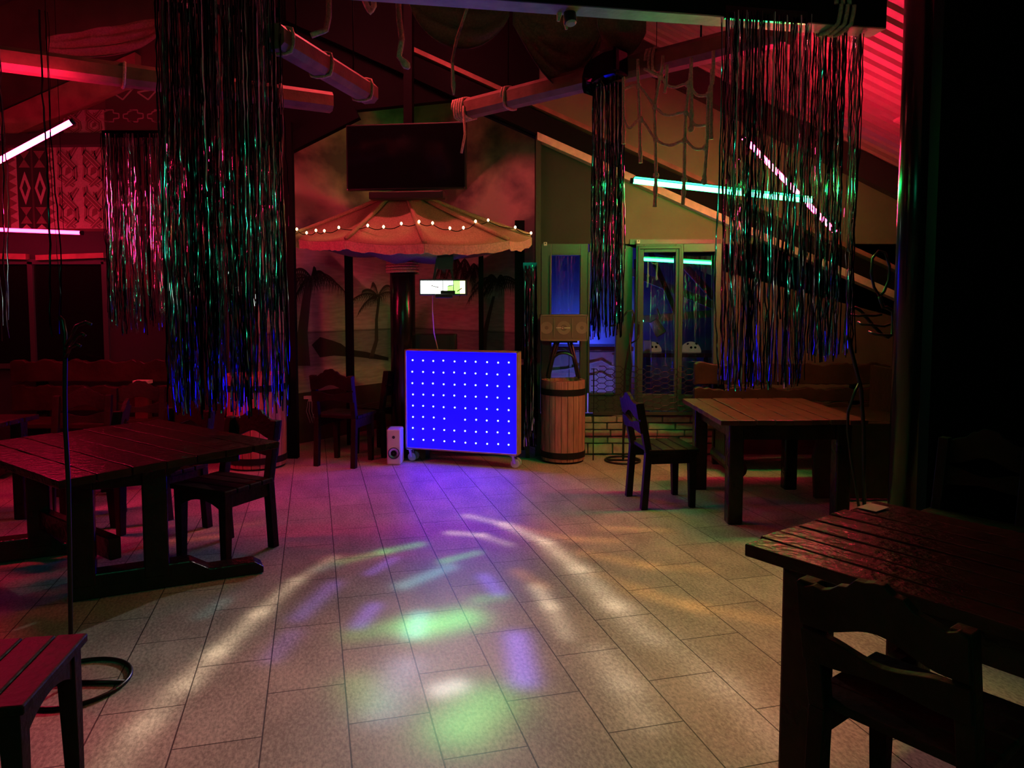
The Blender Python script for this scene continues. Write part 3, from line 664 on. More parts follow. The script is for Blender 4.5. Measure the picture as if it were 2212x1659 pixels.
# side bench along the right, seen end-on
t = thing('settle', 'short high-sided settle with curved end panel right of the small table', 'bench', (2.92, 5.75, 0))
mb = MB(); mb.prism([(-.42, .02), (.42, .02), (.42, .62), (-.30, .62), (-.40, .52), (-.44, .35)], (-.12, 0, 0), (1, 0, 0), (0, 0, 1), (0, 1, 0), .05, 'bench'); mb.build('end_panel', None, t, bevel=.008)
mb = MB(); mb.box((-.05, .45, .60), (.75, .8, .04), 'bench'); mb.build('seat_board', None, t, bevel=.008)
mb = MB(); mb.box((.32, .45, .75), (.05, .85, .5), 'bench'); mb.build('back_board', None, t, bevel=.008)

# ------------------------------------------------------------------ barrels
def barrel(x, y, r, h, label, bulge=.0):
    t = thing('wooden_barrel', label, 'barrel', (x, y, 0)); mb = MB(); n = 22; K = 8
    rr = lambda q: r*(1+bulge*(1-(2*q-1)**2))
    for i in range(n):
        a0, a1 = 2*PI*i/n+.012, 2*PI*(i+1)/n-.012; vs = []
        for k in range(K+1):
            q = k/K; R_ = rr(q); z = .02+q*(h-.02)+(.004*math.sin(i*7) if k == K else 0)
            for a_, f in ((a0, 1), ((a0+a1)/2, 1.004), (a1, 1)): vs.append((R_*f*math.cos(a_), R_*f*math.sin(a_), z))
            for a_ in (a1, a0): vs.append(((R_-.03)*math.cos(a_), (R_-.03)*math.sin(a_), z))
        fs = [(k*5+j, k*5+(j+1) % 5, (k+1)*5+(j+1) % 5, (k+1)*5+j) for k in range(K) for j in range(5)]+[(4, 3, 2, 1, 0), tuple(K*5+j for j in range(5))]
        mb.add(vs, fs, 'barrel')
    mb.build('staves', None, t)
    mb = MB(); mb.lathe([(r-.032, 0), (r-.032, h-.03)], n=32, mt='barrel'); mb.build('head', None, t)
    for q in (.10, .865):
        mb = MB(); R_ = rr(q)*1.01; mb.lathe([(R_, q*h-.03), (R_+.004, q*h-.03), (R_+.004, q*h+.03), (R_, q*h+.03)], n=44, mt='hoop', cap=False); mb.build('hoop', None, t)
    mb = MB(); mb.lathe([(r*.96, 0), (r*.96, .025)], n=32, mt='hoop'); mb.build('foot_ring', None, t)
    return t
pb = G(1217, 998); bx, by, brad, bh = pb.x, 7.235, .212, .80
barrel(bx, by, brad, bh, 'pale wooden barrel carrying the karaoke speaker right of the blue board', .02)
barrel(P(553, 900, 7.0).x, 7.0, .27, .88, 'wooden barrel standing behind the big foil curtain on the left', .03)
# stand and karaoke speaker on the barrel
t = thing('iron_stand', 'small splayed iron stand on top of the pale barrel', 'stand', (bx, by, bh+.006))
zs = P(1220, 735, by).z-bh-.006
for sx in (-1, 1):
    for sy in (-1, 1):
        mb = MB(); mb.tube([(sx*.075, sy*.06, zs-.012), (sx*.11, sy*.09, zs*.55), (sx*.155, sy*.11, .016)], .012, 'iron', 8); mb.tube([(sx*.045, sy*.06, zs-.012), (sx*.10, sy*.095, zs*.5), (sx*.14, sy*.11, .014)], .007, 'iron', 6); mb.build('leg', None, t)
for sy in (-1, 1):
    mb = MB(); mb.tube([(.115*math.cos(a_), sy*.09, zs*.42+.10*math.sin(a_)) for a_ in [PI*i/12 for i in range(13)]], .011, 'iron', 8); mb.build('arch', None, t)
mb = MB(); mb.box((0, 0, zs-.01), (.26, .2, .018), 'iron'); mb.build('top_plate', None, t)
ks = thing('karaoke_speaker', 'wide brown karaoke speaker with round emblem on the iron stand', 'speaker', (bx-.0, by-.02, bh+zs+.006))
kw = 100/1600*(by+.1); kh = P(1220, 673, by-.13).z-P(1220, 730, by-.13).z
mb = MB(); mb.box((0, .02, kh/2), (kw, .22, kh), 'black'); mb.build('cabinet', None, ks, bevel=.006)
mb = MB(); mb.box((0, -.095, kh/2), (kw-.02, .012, kh-.02), 'cone'); mb.build('grille', None, ks, bevel=.004)
for (a_, b2, c2, d2) in ((0, kh-.006, kw, .012), (0, .006, kw, .012), (-kw/2+.005, kh/2, .01, kh), (kw/2-.005, kh/2, .01, kh), (-.095, kh/2, .006, kh*.72), (.075, kh/2, .008, kh*.72)):
    pass
mb = MB()
for (a_, b2, c2, d2) in ((0, kh-.006, kw, .012), (0, .006, kw, .012), (-kw/2+.005, kh/2, .01, kh), (kw/2-.005, kh/2, .01, kh), (-.098, kh/2, .005, kh*.72), (.078, kh/2, .007, kh*.72)):
    mb.box((a_, -.102, b2), (c2, .012, d2), 'cone2')
mb.build('front_frame', None, ks)
def disc(mb, x, z, r0, r1, y, mt, n=40):
    vs, fs = [], []
    for i in range(n):
        a_ = 2*PI*i/n; vs += [(x+r0*math.cos(a_), y, z+r0*math.sin(a_)), (x+r1*math.cos(a_), y-.004, z+r1*math.sin(a_))]
    for i in range(n): j = (i+1) % n; fs.append((2*i, 2*i+1, 2*j+1, 2*j))
    if r0 < .001: fs = [(2*i, 2*i+1, 2*((i+1) % n)+1) for i in range(n)]
    mb.add(vs, fs, mt)
mb = MB(); disc(mb, -.004, kh/2, .03, .065, -.103, 'cone2'); mb.build('emblem_ring', None, ks)
for s in (-1, 1):
    mb = MB(); disc(mb, s*kw*.37, kh/2, .018, .058, -.1015, 'cone2'); mb.build('driver_ring', None, ks)
mb = MB(); disc(mb, -.014, kh/2, .0075, .0105, -.107, 'mark')
x = -.078
for wd in (.010, .008, .012, .007, .010): mb.box((x+wd/2, -.109, kh/2), (wd-.003, .003, .009), 'mark'); x += wd
x = -.000
for wd in (.008, .010, .012, .007, .010, .009): mb.box((x+wd/2, -.109, kh/2-.001), (wd-.003, .003, .009), 'mark'); x += wd
mb.build('logo', None, ks)

# ------------------------------------------------------------------ DJ booth
A = P(875, 900, 7.18); B = P(1118, 900, 6.84); A.z = B.z = 0; dx = (B-A); pl = dx.length; rz = math.atan2(dx.y, dx.x)
t = thing('led_board', 'blue glowing LED board in a plywood frame on castors', 'LED board', (A.x, A.y, 0), rz)
z0, z1 = .125, 1.10
mb = MB()
for (x0_, x1_, za, zb2) in ((0, pl, z1-.014, z1), (0, pl, z0, z0+.014), (0, .014, z0, z1), (pl-.014, pl, z0, z1)): mb.box(((x0_+x1_)/2, .06, (za+zb2)/2), (x1_-x0_, .12, zb2-za), 'frameply')
mb.build('plywood_frame', None, t, bevel=.002)
mb = MB(); mb.box((pl/2, .03, (z0+z1)/2), (pl-.028, .02, z1-z0-.028)); mb.build('light_panel', 'board', t)
mb = MB(); mb.box((pl/2, .11, (z0+z1)/2), (pl-.028, .01, z1-z0-.028), 'frameply'); mb.build('back_sheet', None, t)
dot0 = None
for r_ in range(8):
    for c_ in range(10):
        if r_ == 5 and c_ == 4: continue
        x = .075+c_*(pl-.165)/9; z = z1-.105-r_*(z1-z0-.20)/7
        if dot0 is None:
            mb = MB(); mb.lathe([(.0085, 0), (.0075, .004), (.004, .007)], n=8); k = [(a_, -c3, b2) for a_, b2, c3 in mb.v]; mb.v = k; dot0 = mb.build('diode', 'dot', t); q = dot0
        else: q = dot0.copy(); COL.objects.link(q)
        q.location = (x+random.uniform(-.004, .004), .018, z+random.uniform(-.004, .004))
for (cx_0, cy_0) in ((.04, .03), (pl-.05, .03), (.04, .10), (pl-.05, .10)):
    mb = MB(); mb.box((cx_0, cy_0, z0-.006), (.06, .045, .008), 'chrome')
    for s in (-1, 1): mb.bar((cx_0, cy_0+s*.016, z0-.008), (cx_0+.018, cy_0+s*.016, .045), .006, .024, 'chrome')
    ca = mb.build('castor', None, t)
    mb = MB(); w2 = []
    for k in range(20):
        a_ = 2*PI*k/20
        for yy, rr in ((-.012, .034), (-.009, .042), (.009, .042), (.012, .034)): w2.append((cx_0+.018+rr*math.cos(a_), cy_0+yy, .043+rr*math.sin(a_)))
    mb.add(w2, [(4*k+j, 4*k+j+1, 4*((k+1) % 20)+j+1, 4*((k+1) % 20)+j) for k in range(20) for j in range(3)]+[tuple(4*k for k in range(20)), tuple(4*k+3 for k in range(20))[::-1]], 'white'); mb.build('wheel', None, ca)
# desk behind the board
t = thing('dj_desk', 'dark desk with wooden top behind the blue board, its corner poking out at the right', 'desk', (-.36, 7.55, 0))
zd = P(1140, 783, 7.3).z
xr = P(1153, 783, 7.3).x+.36
mb = MB(); mb.box((xr-.55, 0, zd-.012), (1.10, .5, .024), 'trimwood'); mb.build('desk_top', None, t, bevel=.002)
for sx in (xr-1.06, xr-.06):
    for sy in (-.2, .2):
        mb = MB(); mb.box((sx, sy, (zd-.02)/2), (.04, .04, zd-.02), 'black'); mb.build('leg', None, t)
mb = MB(); mb.box((xr-.55, -.2, zd*.5), (1.02, .02, zd*.75), 'matte'); mb.build('modesty_panel', None, t)
p = P(897, 752, 7.5); q = P(985, 722, 7.5)
t = thing('monitor_speaker', 'black box speaker standing on the desk behind the blue board', 'speaker', ((p.x+q.x)/2, 7.56, zd))
mb = MB(); mb.box((0, 0, (q.z-zd)/2+.001), (q.x-p.x, .22, q.z-zd), 'black'); mb.build('cabinet', None, t, bevel=.01)
mb = MB(); mb.box(((q.x-p.x)*.36, -.112, (q.z-zd)/2), (.01, .006, (q.z-zd)*.9), 'chrome'); mb.build('side_strip', 'iron', t)
# small white speaker by the board
p = P(859, 992, 7.02)
t = thing('small_speaker', 'small white floor speaker with round woofer left of the blue board', 'speaker', (P(858, 900, 7.08).x-.025, 7.06, 0))
sw, sh = .135, .345
mb = MB(); mb.box((0, .05, sh/2), (sw, .2, sh), 'white'); mb.build('cabinet', None, t, bevel=.015)
mb = MB(); disc(mb, 0, .115, .0005, .028, -.054, 'matte', 24); disc(mb, 0, .115, .028, .048, -.053, 'chrome', 32); disc(mb, 0, .115, .048, .056, -.0515, 'black', 32); mb.build('woofer', None, t)
mb = MB(); disc(mb, 0, .27, .0005, .014, -.054, 'black', 20); mb.build('tweeter', None, t)

# ------------------------------------------------------------------ TV
TY = 6.93
a = P(749, 412, TY+.08); b_ = P(1007, 425, TY-.06); tz = P(880, 266, TY).z
t = thing('hanging_tv', 'black flat TV hung above the straw canopy', 'television', ((a.x+b_.x)/2, TY, a.z))
ux = (V(b_.x, b_.y, 0)-V(a.x, a.y, 0)); tw = ux.length; t.rotation_euler = (0, 0, math.atan2(ux.y, ux.x)); th_ = tz-a.z
mb = MB(); mb.box((0, .03, th_/2), (tw, .05, th_), 'black'); mb.build('bezel', None, t, bevel=.006)
mb = MB(); mb.box((0, .001, th_/2), (tw-.03, .006, th_-.03)); mb.build('screen', 'screen', t)
mb = MB(); mb.box((0, .08, th_*.5), (.42, .05, .3), 'black'); mb.bar((0, .12, th_*.5), (0, .2, 3.9-a.z+1.2), .08, .08, 'matte'); mb.build('wall_mount', None, t)
mb = MB(); mb.box((0, .05, -.05), (tw*.62, .12, .07), 'black'); mb.build('sound_bar', None, t, bevel=.01)
for sx in (-1, 1):
    mb = MB(); mb.box((sx*(tw/2-.012), .002, .008), (.012, .012, .012), 'chrome'); mb.build('corner_clip', None, t)
# ------------------------------------------------------------------ column and straw canopy
cX, cY_ = P(870, 650, 7.45).x, 7.45
mb = MB(); mb.lathe([(.125, 0), (.125, P(885, 425, 7.4).z+.02)], (0, 0, 0), 28, 'pillar'); o = mb.build('round_column', None, smooth=False); o.location = (cX, cY_, 0); tag(o, 'dark round column rising through the straw canopy', 'column')
for pl_ in o.data.polygons: pl_.use_smooth = len(pl_.vertices) == 4
o = tag(MB().tube([(cX+(.142+.012)*math.cos(a_*.5), cY_+(.142+.012)*math.sin(a_*.5), P(880, 590, 7.3).z+.0022*a_) for a_ in range(0, 76)], .0135, 'rope', 7).build('rope_wrap', None, smooth=True), 'thick band of rope wound around the top of the round column', 'rope')
cnt = V(cX+.02, 7.42, 0); apex_z = P(885, 425, 7.4).z
cp = [(622, 513, 7.55), (747, 520, 6.75), (917, 527, 6.45), (1098, 521, 6.7), (1147, 513, 7.35), (1100, 512, 8.15), (905, 512, 8.45), (715, 512, 8.25)]
corn = [P(*q) for q in cp]
t = thing('straw_canopy', 'reddish straw parasol roof with ribs and hanging trim around the round column', 'canopy', (cnt.x, cnt.y, 0))
loc = V(cnt.x, cnt.y, 0)
top_r = .16
for i in range(8):
    c0, c1 = corn[i]-loc, corn[(i+1) % 8]-loc; mb = MB(); K = 8; J = 8; vs = []
    for j in range(J+1):
        q = j/J
        for k in range(K+1):
            s = k/K; e = lerp(c0, c1, s); e.z -= .025*math.sin(PI*s)   # eave sags between ribs
            dirn = V(e.x, e.y, 0).normalized()*top_r; a_ = V(dirn.x, dirn.y, apex_z)
            p = lerp(a_, e, q); p.z -= .05*math.sin(PI*q)*math.sin(PI*s)+.012*math.sin(PI*q)
            vs.append(p)
    fs = [(j*(K+1)+k, j*(K+1)+k+1, (j+1)*(K+1)+k+1, (j+1)*(K+1)+k) for j in range(J) for k in range(K)]
    mb.add(vs, fs, 'burlap'); o = mb.build('canopy_panel', None, t, smooth=True)
    so = o.modifiers.new('thick', 'SOLIDIFY'); so.thickness = .012; so.offset = 0
    # trim hanging below the eave
    mb = MB(); T, Bm = [], []
    for k in range(25):
        s = k/24; e = lerp(c0, c1, s); e.z -= .025*math.sin(PI*s); T.append(e.copy()); Bm.append(e+V(0, 0, -.065-.015*abs(math.sin(s*9))-random.uniform(0, .012)))
    nrm = (c1-c0).cross(V(0, 0, 1)).normalized(); mb.strip([p+nrm*.006 for p in T], [p+nrm*(.004+random.uniform(-.006, .006)) for p in Bm], nrm, .006, 'fringe'); mb.build('eave_trim', None, t)
    mb = MB(); dirn = V(c0.x, c0.y, 0).normalized()*top_r
    pts = [lerp(V(dirn.x, dirn.y, apex_z), c0, q/8)+V(0, 0, .018-.012*math.sin(PI*q/8)) for q in range(9)]; mb.tube(pts, .022, 'burlap', 8); mb.build('rib', None, t, smooth=True)
mb = MB(); mb.lathe([(top_r+.03, apex_z-.03), (top_r+.02, apex_z+.03), (.08, apex_z+.06)], n=20, mt='burlap'); mb.build('crown', None, t)
# inner lining sagging under the canopy
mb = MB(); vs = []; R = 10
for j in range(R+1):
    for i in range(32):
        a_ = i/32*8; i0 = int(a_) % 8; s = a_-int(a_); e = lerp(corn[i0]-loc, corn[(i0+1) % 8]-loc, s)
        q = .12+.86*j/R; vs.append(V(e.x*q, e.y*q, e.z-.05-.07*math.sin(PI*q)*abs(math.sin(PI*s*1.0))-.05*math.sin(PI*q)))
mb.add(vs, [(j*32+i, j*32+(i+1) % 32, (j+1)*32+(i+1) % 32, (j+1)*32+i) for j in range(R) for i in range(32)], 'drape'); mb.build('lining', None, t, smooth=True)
# fairy lights: a wire looped over the canopy with bulbs
fl = [(622, 515), (645, 506), (666, 514), (686, 509), (704, 510), (735, 503), (797, 499), (831, 502), (869, 495), (907, 491), (936, 494), (973, 505), (1002, 504), (1028, 490), (1055, 487), (1113, 502), (1145, 520)]
def on_canopy(u, v):
    """nearest hit of the pixel ray with the canopy panels"""
    o_ = V(0, 0, EYE); d_ = ray(u, v); best = None
    for i in range(8):
        A_, B_ = corn[i], corn[(i+1) % 8]; C_ = V(cnt.x, cnt.y, apex_z); n_ = (B_-A_).cross(C_-A_)
        if abs(d_.dot(n_)) < 1e-6: continue
        tt = (A_-o_).dot(n_)/d_.dot(n_); p_ = o_+d_*tt
        # inside test
        def side(a, b): return (b-a).cross(p_-a).dot(n_)
        if min(side(A_, B_), side(B_, C_), side(C_, A_)) > -1e-2*n_.length and (best is None or tt < best): best = tt
    if best is None:
        k = min(range(8), key=lambda i: abs(cp[i][0]-u)+abs(cp[i][1]-v)+(0 if i < 5 else 999)); return corn[k]+V(0, -.03, .03)
    return o_+d_*best+V(0, -.045, .035)
t = thing('fairy_light_string', 'string of warm fairy lights draped over the straw canopy', 'string lights', (cnt.x, cnt.y, 0))
fp = [on_canopy(*q)-loc for q in fl]
fp += [P(622, 555, 7.45)-loc, P(636, 557, 7.45)-loc]
mb = MB(); path = []
order = [17, 18]+list(range(17))
seq = [fp[18], fp[17]]+fp[:17]
for a_, b2 in zip(seq[:-1], seq[1:]):
    for k in range(5): q = k/5; path.append(lerp(a_, b2, q)+V(0, 0, -.02*math.sin(PI*q)))
mb.tube(path+[seq[-1]], .004, 'matte', 5); mb.build('wire', None, t)
b0 = None
for p_ in seq:
    if b0 is None:
        mb = MB(); mb.lathe([(.003, -.014), (.0105, -.005), (.0105, .005), (.003, .014)], n=6); b0 = mb.build('bulb', 'bulb', t, smooth=True); q = b0
    else: q = b0.copy(); COL.objects.link(q)
    q.location = p_+V(0, -.012, .01)

# ------------------------------------------------------------------ disco effect light
LY = 6.55
f0, f1 = P(906, 634, LY), P(1003, 606, LY); fw, fh = f1.x-f0.x, f1.z-f0.z
t = thing('disco_effect_light', 'dazzling white disco light bar hung under the straw canopy edge', 'stage light', ((f0.x+f1.x)/2, LY+.1, f0.z))
mb = MB(); mb.box((0, .06, fh/2), (fw+.03, .11, fh+.03), 'black'); mb.box((.01, .01, -.02), (.15, .1, .035), 'black'); mb.build('housing', None, t, bevel=.006)
mb = MB(); mb.box((-fw*.20, -.002, fh/2), (fw*.60, .012, fh), 'hot'); mb.box((fw*.17, -.002, fh*.80), (fw*.14, .012, fh*.4), 'hot'); mb.box((fw*.235, -.002, fh*.30), (fw*.27, .012, fh*.6), 'hotgreen'); mb.box((fw*.315, -.002, fh*.8), (fw*.15, .012, fh*.4), 'hotgreen'); mb.box((fw*.44, -.002, fh/2), (fw*.12, .012, fh), 'hotyellow'); mb.build('lamp_face', None, t)
mb = MB()
for (xx, zz, ww, aa) in ((-.07, .55, .07, .25), (.07, .62, .05, -.15), (.15, .3, .05, -.6)): mb.box((xx, -.012, zz*fh), (ww, .006, .008), 'cone2', R=Matrix.Rotation(aa, 3, 'Y'))
mb.box((0.0, -.012, fh/2), (.006, .006, fh), 'cone2'); mb.box((.095, -.012, fh/2), (.005, .006, fh), 'cone2'); mb.box((.045, -.012, .012), (.13, .01, .03), 'black'); mb.build('mirror_vanes', None, t)
mb = MB()
for sx in (-.09, .09): mb.bar((sx, .06, fh), (sx*.6, .06, fh+.2), .02, .02, 'black')
mb.box((0.02, .06, fh+.17), (.14, .1, .13), 'black'); mb.bar((0, .06, fh+.2), (0, .1, 1.82-f0.z), .03, .03, 'black'); mb.build('yoke', None, t)
mb = MB(); mb.tube([(-.10, .06, -.02), (-.108, .12, -.16), (-.115, .30, -.36), (-.11, .56, -.515), (-.105, .68, -.60), (-.105, .74, f0.z*-1+zd+.03)], .005, 'trimwood', 6); mb.build('power_cable', None, t)

# ------------------------------------------------------------------ beams
def tie(mb, p, ax, r, turns=1, tail=0):
    """rope turns round a square beam at p (axis ax), local coordinates"""
    ax = ax.normalized(); s = ax.cross(V(0, 0, 1)).normalized(); u_ = s.cross(ax)
    pts = []
    for k in range(int(turns*16)+1):
        a_ = 2*PI*k/16; c_, s_ = math.cos(a_), math.sin(a_); m_ = max(abs(c_), abs(s_)); rr = r*(.55+.45/m_)
        pts.append(p+s*(c_*rr)+u_*(s_*rr)+ax*(.028*k/16))
    if tail: pts += [pts[-1]+V(0, 0, -.05), pts[-1]+V(.01, 0, -tail*.6), pts[-1]+V(-.02, 0, -tail)]
    mb.tube(pts, .011, 'rope', 7)
def log_beam(label, a, b_, w, ties, mt='beam', ends=None):
    t = thing('hanging_log_beam', label, 'beam', tuple(a)); d = b_-a
    mb = MB(); x = d.normalized(); s = x.cross(V(0, 0, 1)).normalized(); u_ = s.cross(x)
    ring = [(1, .55), (.55, 1), (-.55, 1), (-1, .55), (-1, -.55), (-.55, -1), (.55, -1), (1, -.55)]
    vs = [q*1.0*d+s*(p[0]*w/2)+u_*(p[1]*w/2) for q in (0, 1) for p in ring]
    mb.add(vs, [tuple(range(8))[::-1], tuple(range(8, 16))]+[(i, (i+1) % 8, 8+(i+1) % 8, 8+i) for i in range(8)], mt); mb.build('log', None, t)
    for q, turns, tail in ties:
        mb = MB(); tie(mb, d*q, d, w*.56, turns, tail); mb.build('rope_binding', None, t, smooth=True)
    # hanger up to the roof
    mb = MB()
    for q in (.2, .8):
        p = d*q; mb.tube([p+V(0, 0, w*.5), V(p.x, p.y, roof_z(a.x+p.x)-a.z-.03)], .006, 'matte', 5)
    mb.build('hanger', None, t)
    return t
BZ = 3.17
def at_z(u, v): d_ = ray(u, v); tt = (BZ-EYE)/d_.z; return V(d_.x*tt, d_.y*tt, BZ)
bA0, bA1 = at_z(-260, 92), at_z(715, 222)
log_beam('rope-tied log beam running across the upper left behind the foil curtain', bA1, bA0, .15, ((.14, 1, 0), (.52, 1.2, .1), (.80, 2, 0)))
bB0, bB1 = at_z(798, 203), at_z(590, 78)
log_beam('short slanting log beam with three rope loops above left of the TV', bB0, bB1, .15, ((.08, 1.2, 0), (.55, 1.2, 0), (.92, 1, 0)))
bC0, bC1 = at_z(992, 240), at_z(1700, 65)
log_beam('long log beam slanting up to the right with coiled rope at its end above the TV', bC0, bC1, .15, ((.0, 5, .38), (.2, 1.3, 0), (.67, 2.2, .1)))
# foreground beam
z_ = 2.98; t = thing('hanging_timber_beam', 'thick dark foreground beam with blue and green lit underside', 'beam', (0, 0, z_))
d0, d1 = V(-1.05, 3.465, 0), V(1.935, 4.013, 0)
mb = MB(); mb.bar(d0+V(0, 0, .09), d1+V(0, 0, .09), .13, .18, 'greybeam'); mb.build('timber', None, t, bevel=.006)
mb = MB(); mb.bar(d0+V(0, -.073, .095), d1+V(0, -.073, .095), .012, .19, 'matte'); mb.build('face_board', None, t)
ddir = (d1-d0)
mb = MB()
for q in (.15, .85): p = d0+ddir*q; mb.tube([p+V(0, 0, .18), V(p.x, p.y, roof_z(p.x)-z_)], .012, 'matte', 6)
mb.build('hanger', None, t)
mb = MB()
for k in range(3): tie(mb, d0+ddir*(.895+.012*k)+V(0, 0, .09), ddir, .105, 1, 0)
mb.build('rope_binding', None, t, smooth=True)
# small spotlight clipped to the beam
p = P(1228, 30, 3.74)
t = thing('small_spotlight', 'small black spotlight clipped under the foreground beam', 'spotlight', tuple(p))
mb = MB(); mb.tube([(0, 0, .06), (.005, -.01, 0), (.01, -.02, -.05)], [.018, .03, .033], 'black', 14); mb.build('body', None, t)
mb = MB(); mb.tube([(-.02, 0, .02), (-.025, 0, .08)], .006, 'chrome', 6); mb.tube([(.02, 0, .02), (.025, 0, .08)], .006, 'chrome', 6); mb.build('bracket', None, t)
mb = MB(); mb.tube([(.011, -.022, -.052), (.012, -.024, -.06)], [.028, .02], 'white', 12); mb.build('lens', None, t)
mb = MB(); mb.tube([(-.04, .0, .06), (-.045, 0, 0), (-.05, 0, -.035)], [.012, .014, .008], 'rope', 7); mb.tube([(-.015, 0, -.0), (-.01, 0, -.05), (-.01, 0, -.075)], [.01, .013, .006], 'rope', 7); mb.build('rope_ends', None, t)

# ------------------------------------------------------------------ hanging ropes
def rope(pxs, Y, r, label, tassel=0):
    pts = [P(u, v, Y) for u, v in pxs]; base = pts[-1]
    mb = MB(); top = V(pts[0].x, pts[0].y, roof_z(pts[0].x)-.04)
    fine = []
    for a_, b2 in zip(([top]+pts)[:-1], ([top]+pts)[1:]):
        for k in range(4): fine.append(lerp(a_, b2, k/4)-base)
    fine.append(V(0, 0, 0)); rs = [r]*len(fine)
    if tassel: rs[-1] = r*.6; rs[-2] = r*1.5; rs[-3] = r*1.4
    mb.tube(fine, rs, 'rope', 7); o = mb.build('hanging_rope', None, smooth=True); o.location = base; tag(o, label, 'rope', 'rope ends dangling from the roof')
rope([(710, -5), (710, 35), (704, 65), (690, 70), (672, 77)], 4.2, .016, 'dim rope with knotted end bent left at the top edge')
rope([(785, -5), (792, 12), (800, 26), (808, 12), (806, -5)], 3.8, .014, 'rope loop peeking in from the top edge left of centre', 0)
rope([(860, -5), (862, 40), (868, 85), (862, 122), (884, 148)], 4.4, .017, 'thick hanging rope ending in a pale kinked tip above the TV', 1)
rope([(1011, 12), (987, 82), (977, 130), (980, 205)], 5.0, .010, 'long thin rope hanging just right of the screen above its corner', 1)

# rope net under the long beam
nC = (bC1-bC0).cross(V(0, 0, 1)).normalized()
def NP(u, v): return W(u, v, bC0+nC*.12, nC)
t = thing('hanging_rope_net', 'knotted rope net hanging below the long beam at the right', 'net', tuple(NP(1440, 150)))
nb = NP(1440, 150)
def net(pxs, r=.011, tass=False, curve=False):
    pts = [NP(u, v)-nb for u, v in pxs]; fine = []
    for i in range(len(pts)-1):
        p0_, p1_, p2_, p3_ = pts[max(i-1, 0)], pts[i], pts[i+1], pts[min(i+2, len(pts)-1)]
        for k in range(5):
            q = k/5; fine.append(.5*((2*p1_)+(p2_-p0_)*q+(2*p0_-5*p1_+4*p2_-p3_)*q*q+(3*p1_-p0_-3*p2_+p3_)*q**3))
    fine.append(pts[-1]); rs = [r]*len(fine)
    if tass:
        for k in range(1, 4): rs[-k] = r*(1.35-.1*k)
        rs[-4] = r*1.5
    return fine, rs
mb = MB()
for px_ in ([(1378, 128), (1378, 153), (1380, 210), (1382, 260), (1383, 310), (1384, 352)], [(1432, 120), (1430, 148), (1415, 231), (1416, 300), (1417, 379), (1415, 447)],
            [(1494, 125), (1492, 156), (1482, 243), (1479, 320), (1478, 388), (1475, 443)], [(1541, 110), (1540, 174), (1531, 202), (1527, 315), (1523, 370), (1521, 393)], [(1347, 140), (1347, 254), (1347, 311)],
            [(1441, 140), (1440, 170), (1436, 201)], [(1493, 140), (1494, 220), (1493, 281)], [(1538, 150), (1536, 220), (1536, 301)]):
    mb.tube(*((lambda a_: (a_[0], a_[1]))(net(px_, .0115, True))), 'rope', 7)
mb.build('upright_ropes', None, t, smooth=True)
mb = MB()
for px_ in ([(1392, 149), (1427, 166), (1441, 184), (1459, 188), (1486, 182), (1505, 205), (1531, 205)], [(1346, 194), (1379, 186), (1415, 230), (1441, 249), (1482, 243), (1501, 270), (1528, 269)],
            [(1347, 254), (1360, 276), (1385, 259), (1417, 301), (1447, 314), (1479, 304), (1501, 321), (1524, 320)]):
    mb.tube(*net(px_, .010), 'rope', 7)
mb.build('cross_ropes', None, t, smooth=True)
mb = MB()
for (u, v) in ((1379, 186), (1427, 166), (1415, 231), (1482, 243), (1385, 259), (1417, 301), (1479, 304), (1524, 319), (1486, 182), (1531, 204), (1417, 379), (1478, 388), (1521, 392), (1493, 278)):
    c_ = NP(u, v)-nb; mb.lathe([(.006, -.022), (.018, -.012), (.021, 0), (.018, .012), (.006, .022)], c_, 10, 'rope')
mb.build('knots', None, t, smooth=True)

# ------------------------------------------------------------------ net drapes under the roof
def swag(A_, B_, depth, label, folds=7, skew=1.0, top=.25, mt='drape'):
    """cloth pinned along a straight top edge; loose folds fan out and its hem sags in a half moon"""
    mb = MB(); I, J = 34, 40; vs = []; d_ = B_-A_; nn = d_.cross(V(0, 0, 1)).normalized()
    for j in range(J+1):
        q = j/J
        for i in range(I+1):
            s = i/I; sag = (4*(s**skew)*(1-s**skew))**.8; p = A_+d_*s
            z = top*(1-q)-depth*sag*q**1.15
            ripple = .016*math.sin(q*folds*2*PI+1.3*math.sin(s*5))*sag*(.3+q)+.012*math.sin(s*17+q*4)*(1-q)
            p = p+V(0, 0, z+.010*math.sin(q*folds*PI*2+1)*sag*q)+nn*(ripple-.12*sag*q)
            vs.append(p-A_)
    mb.add(vs, [(j*(I+1)+i, j*(I+1)+i+1, (j+1)*(I+1)+i+1, (j+1)*(I+1)+i) for j in range(J) for i in range(I)], mt)
    o = mb.build('hanging_drape', None, smooth=True); o.location = A_; tag(o, label, 'drape', 'net drapes under the roof')
    so = o.modifiers.new('thick', 'SOLIDIFY'); so.thickness = .004
    return o
swag(P(885, 8, 5.7), P(1100, 34, 5.7), .26, 'brownish net drape sagging in a half moon at the top centre', 4, .9)
swag(P(1108, 52, 5.5), P(1305, 62, 5.5), .42, 'wide pleated net drape hanging behind the long beam', 6, 1.35)
swag(P(1290, 45, 5.1), P(1395, 70, 5.1), .17, 'small drape fold beside the corrugated ceiling', 3)
swag(P(100, 112, 6.3), P(345, 70, 6.3), .08, 'dim drape strip under the roof at the upper left', 3, 1, .12)

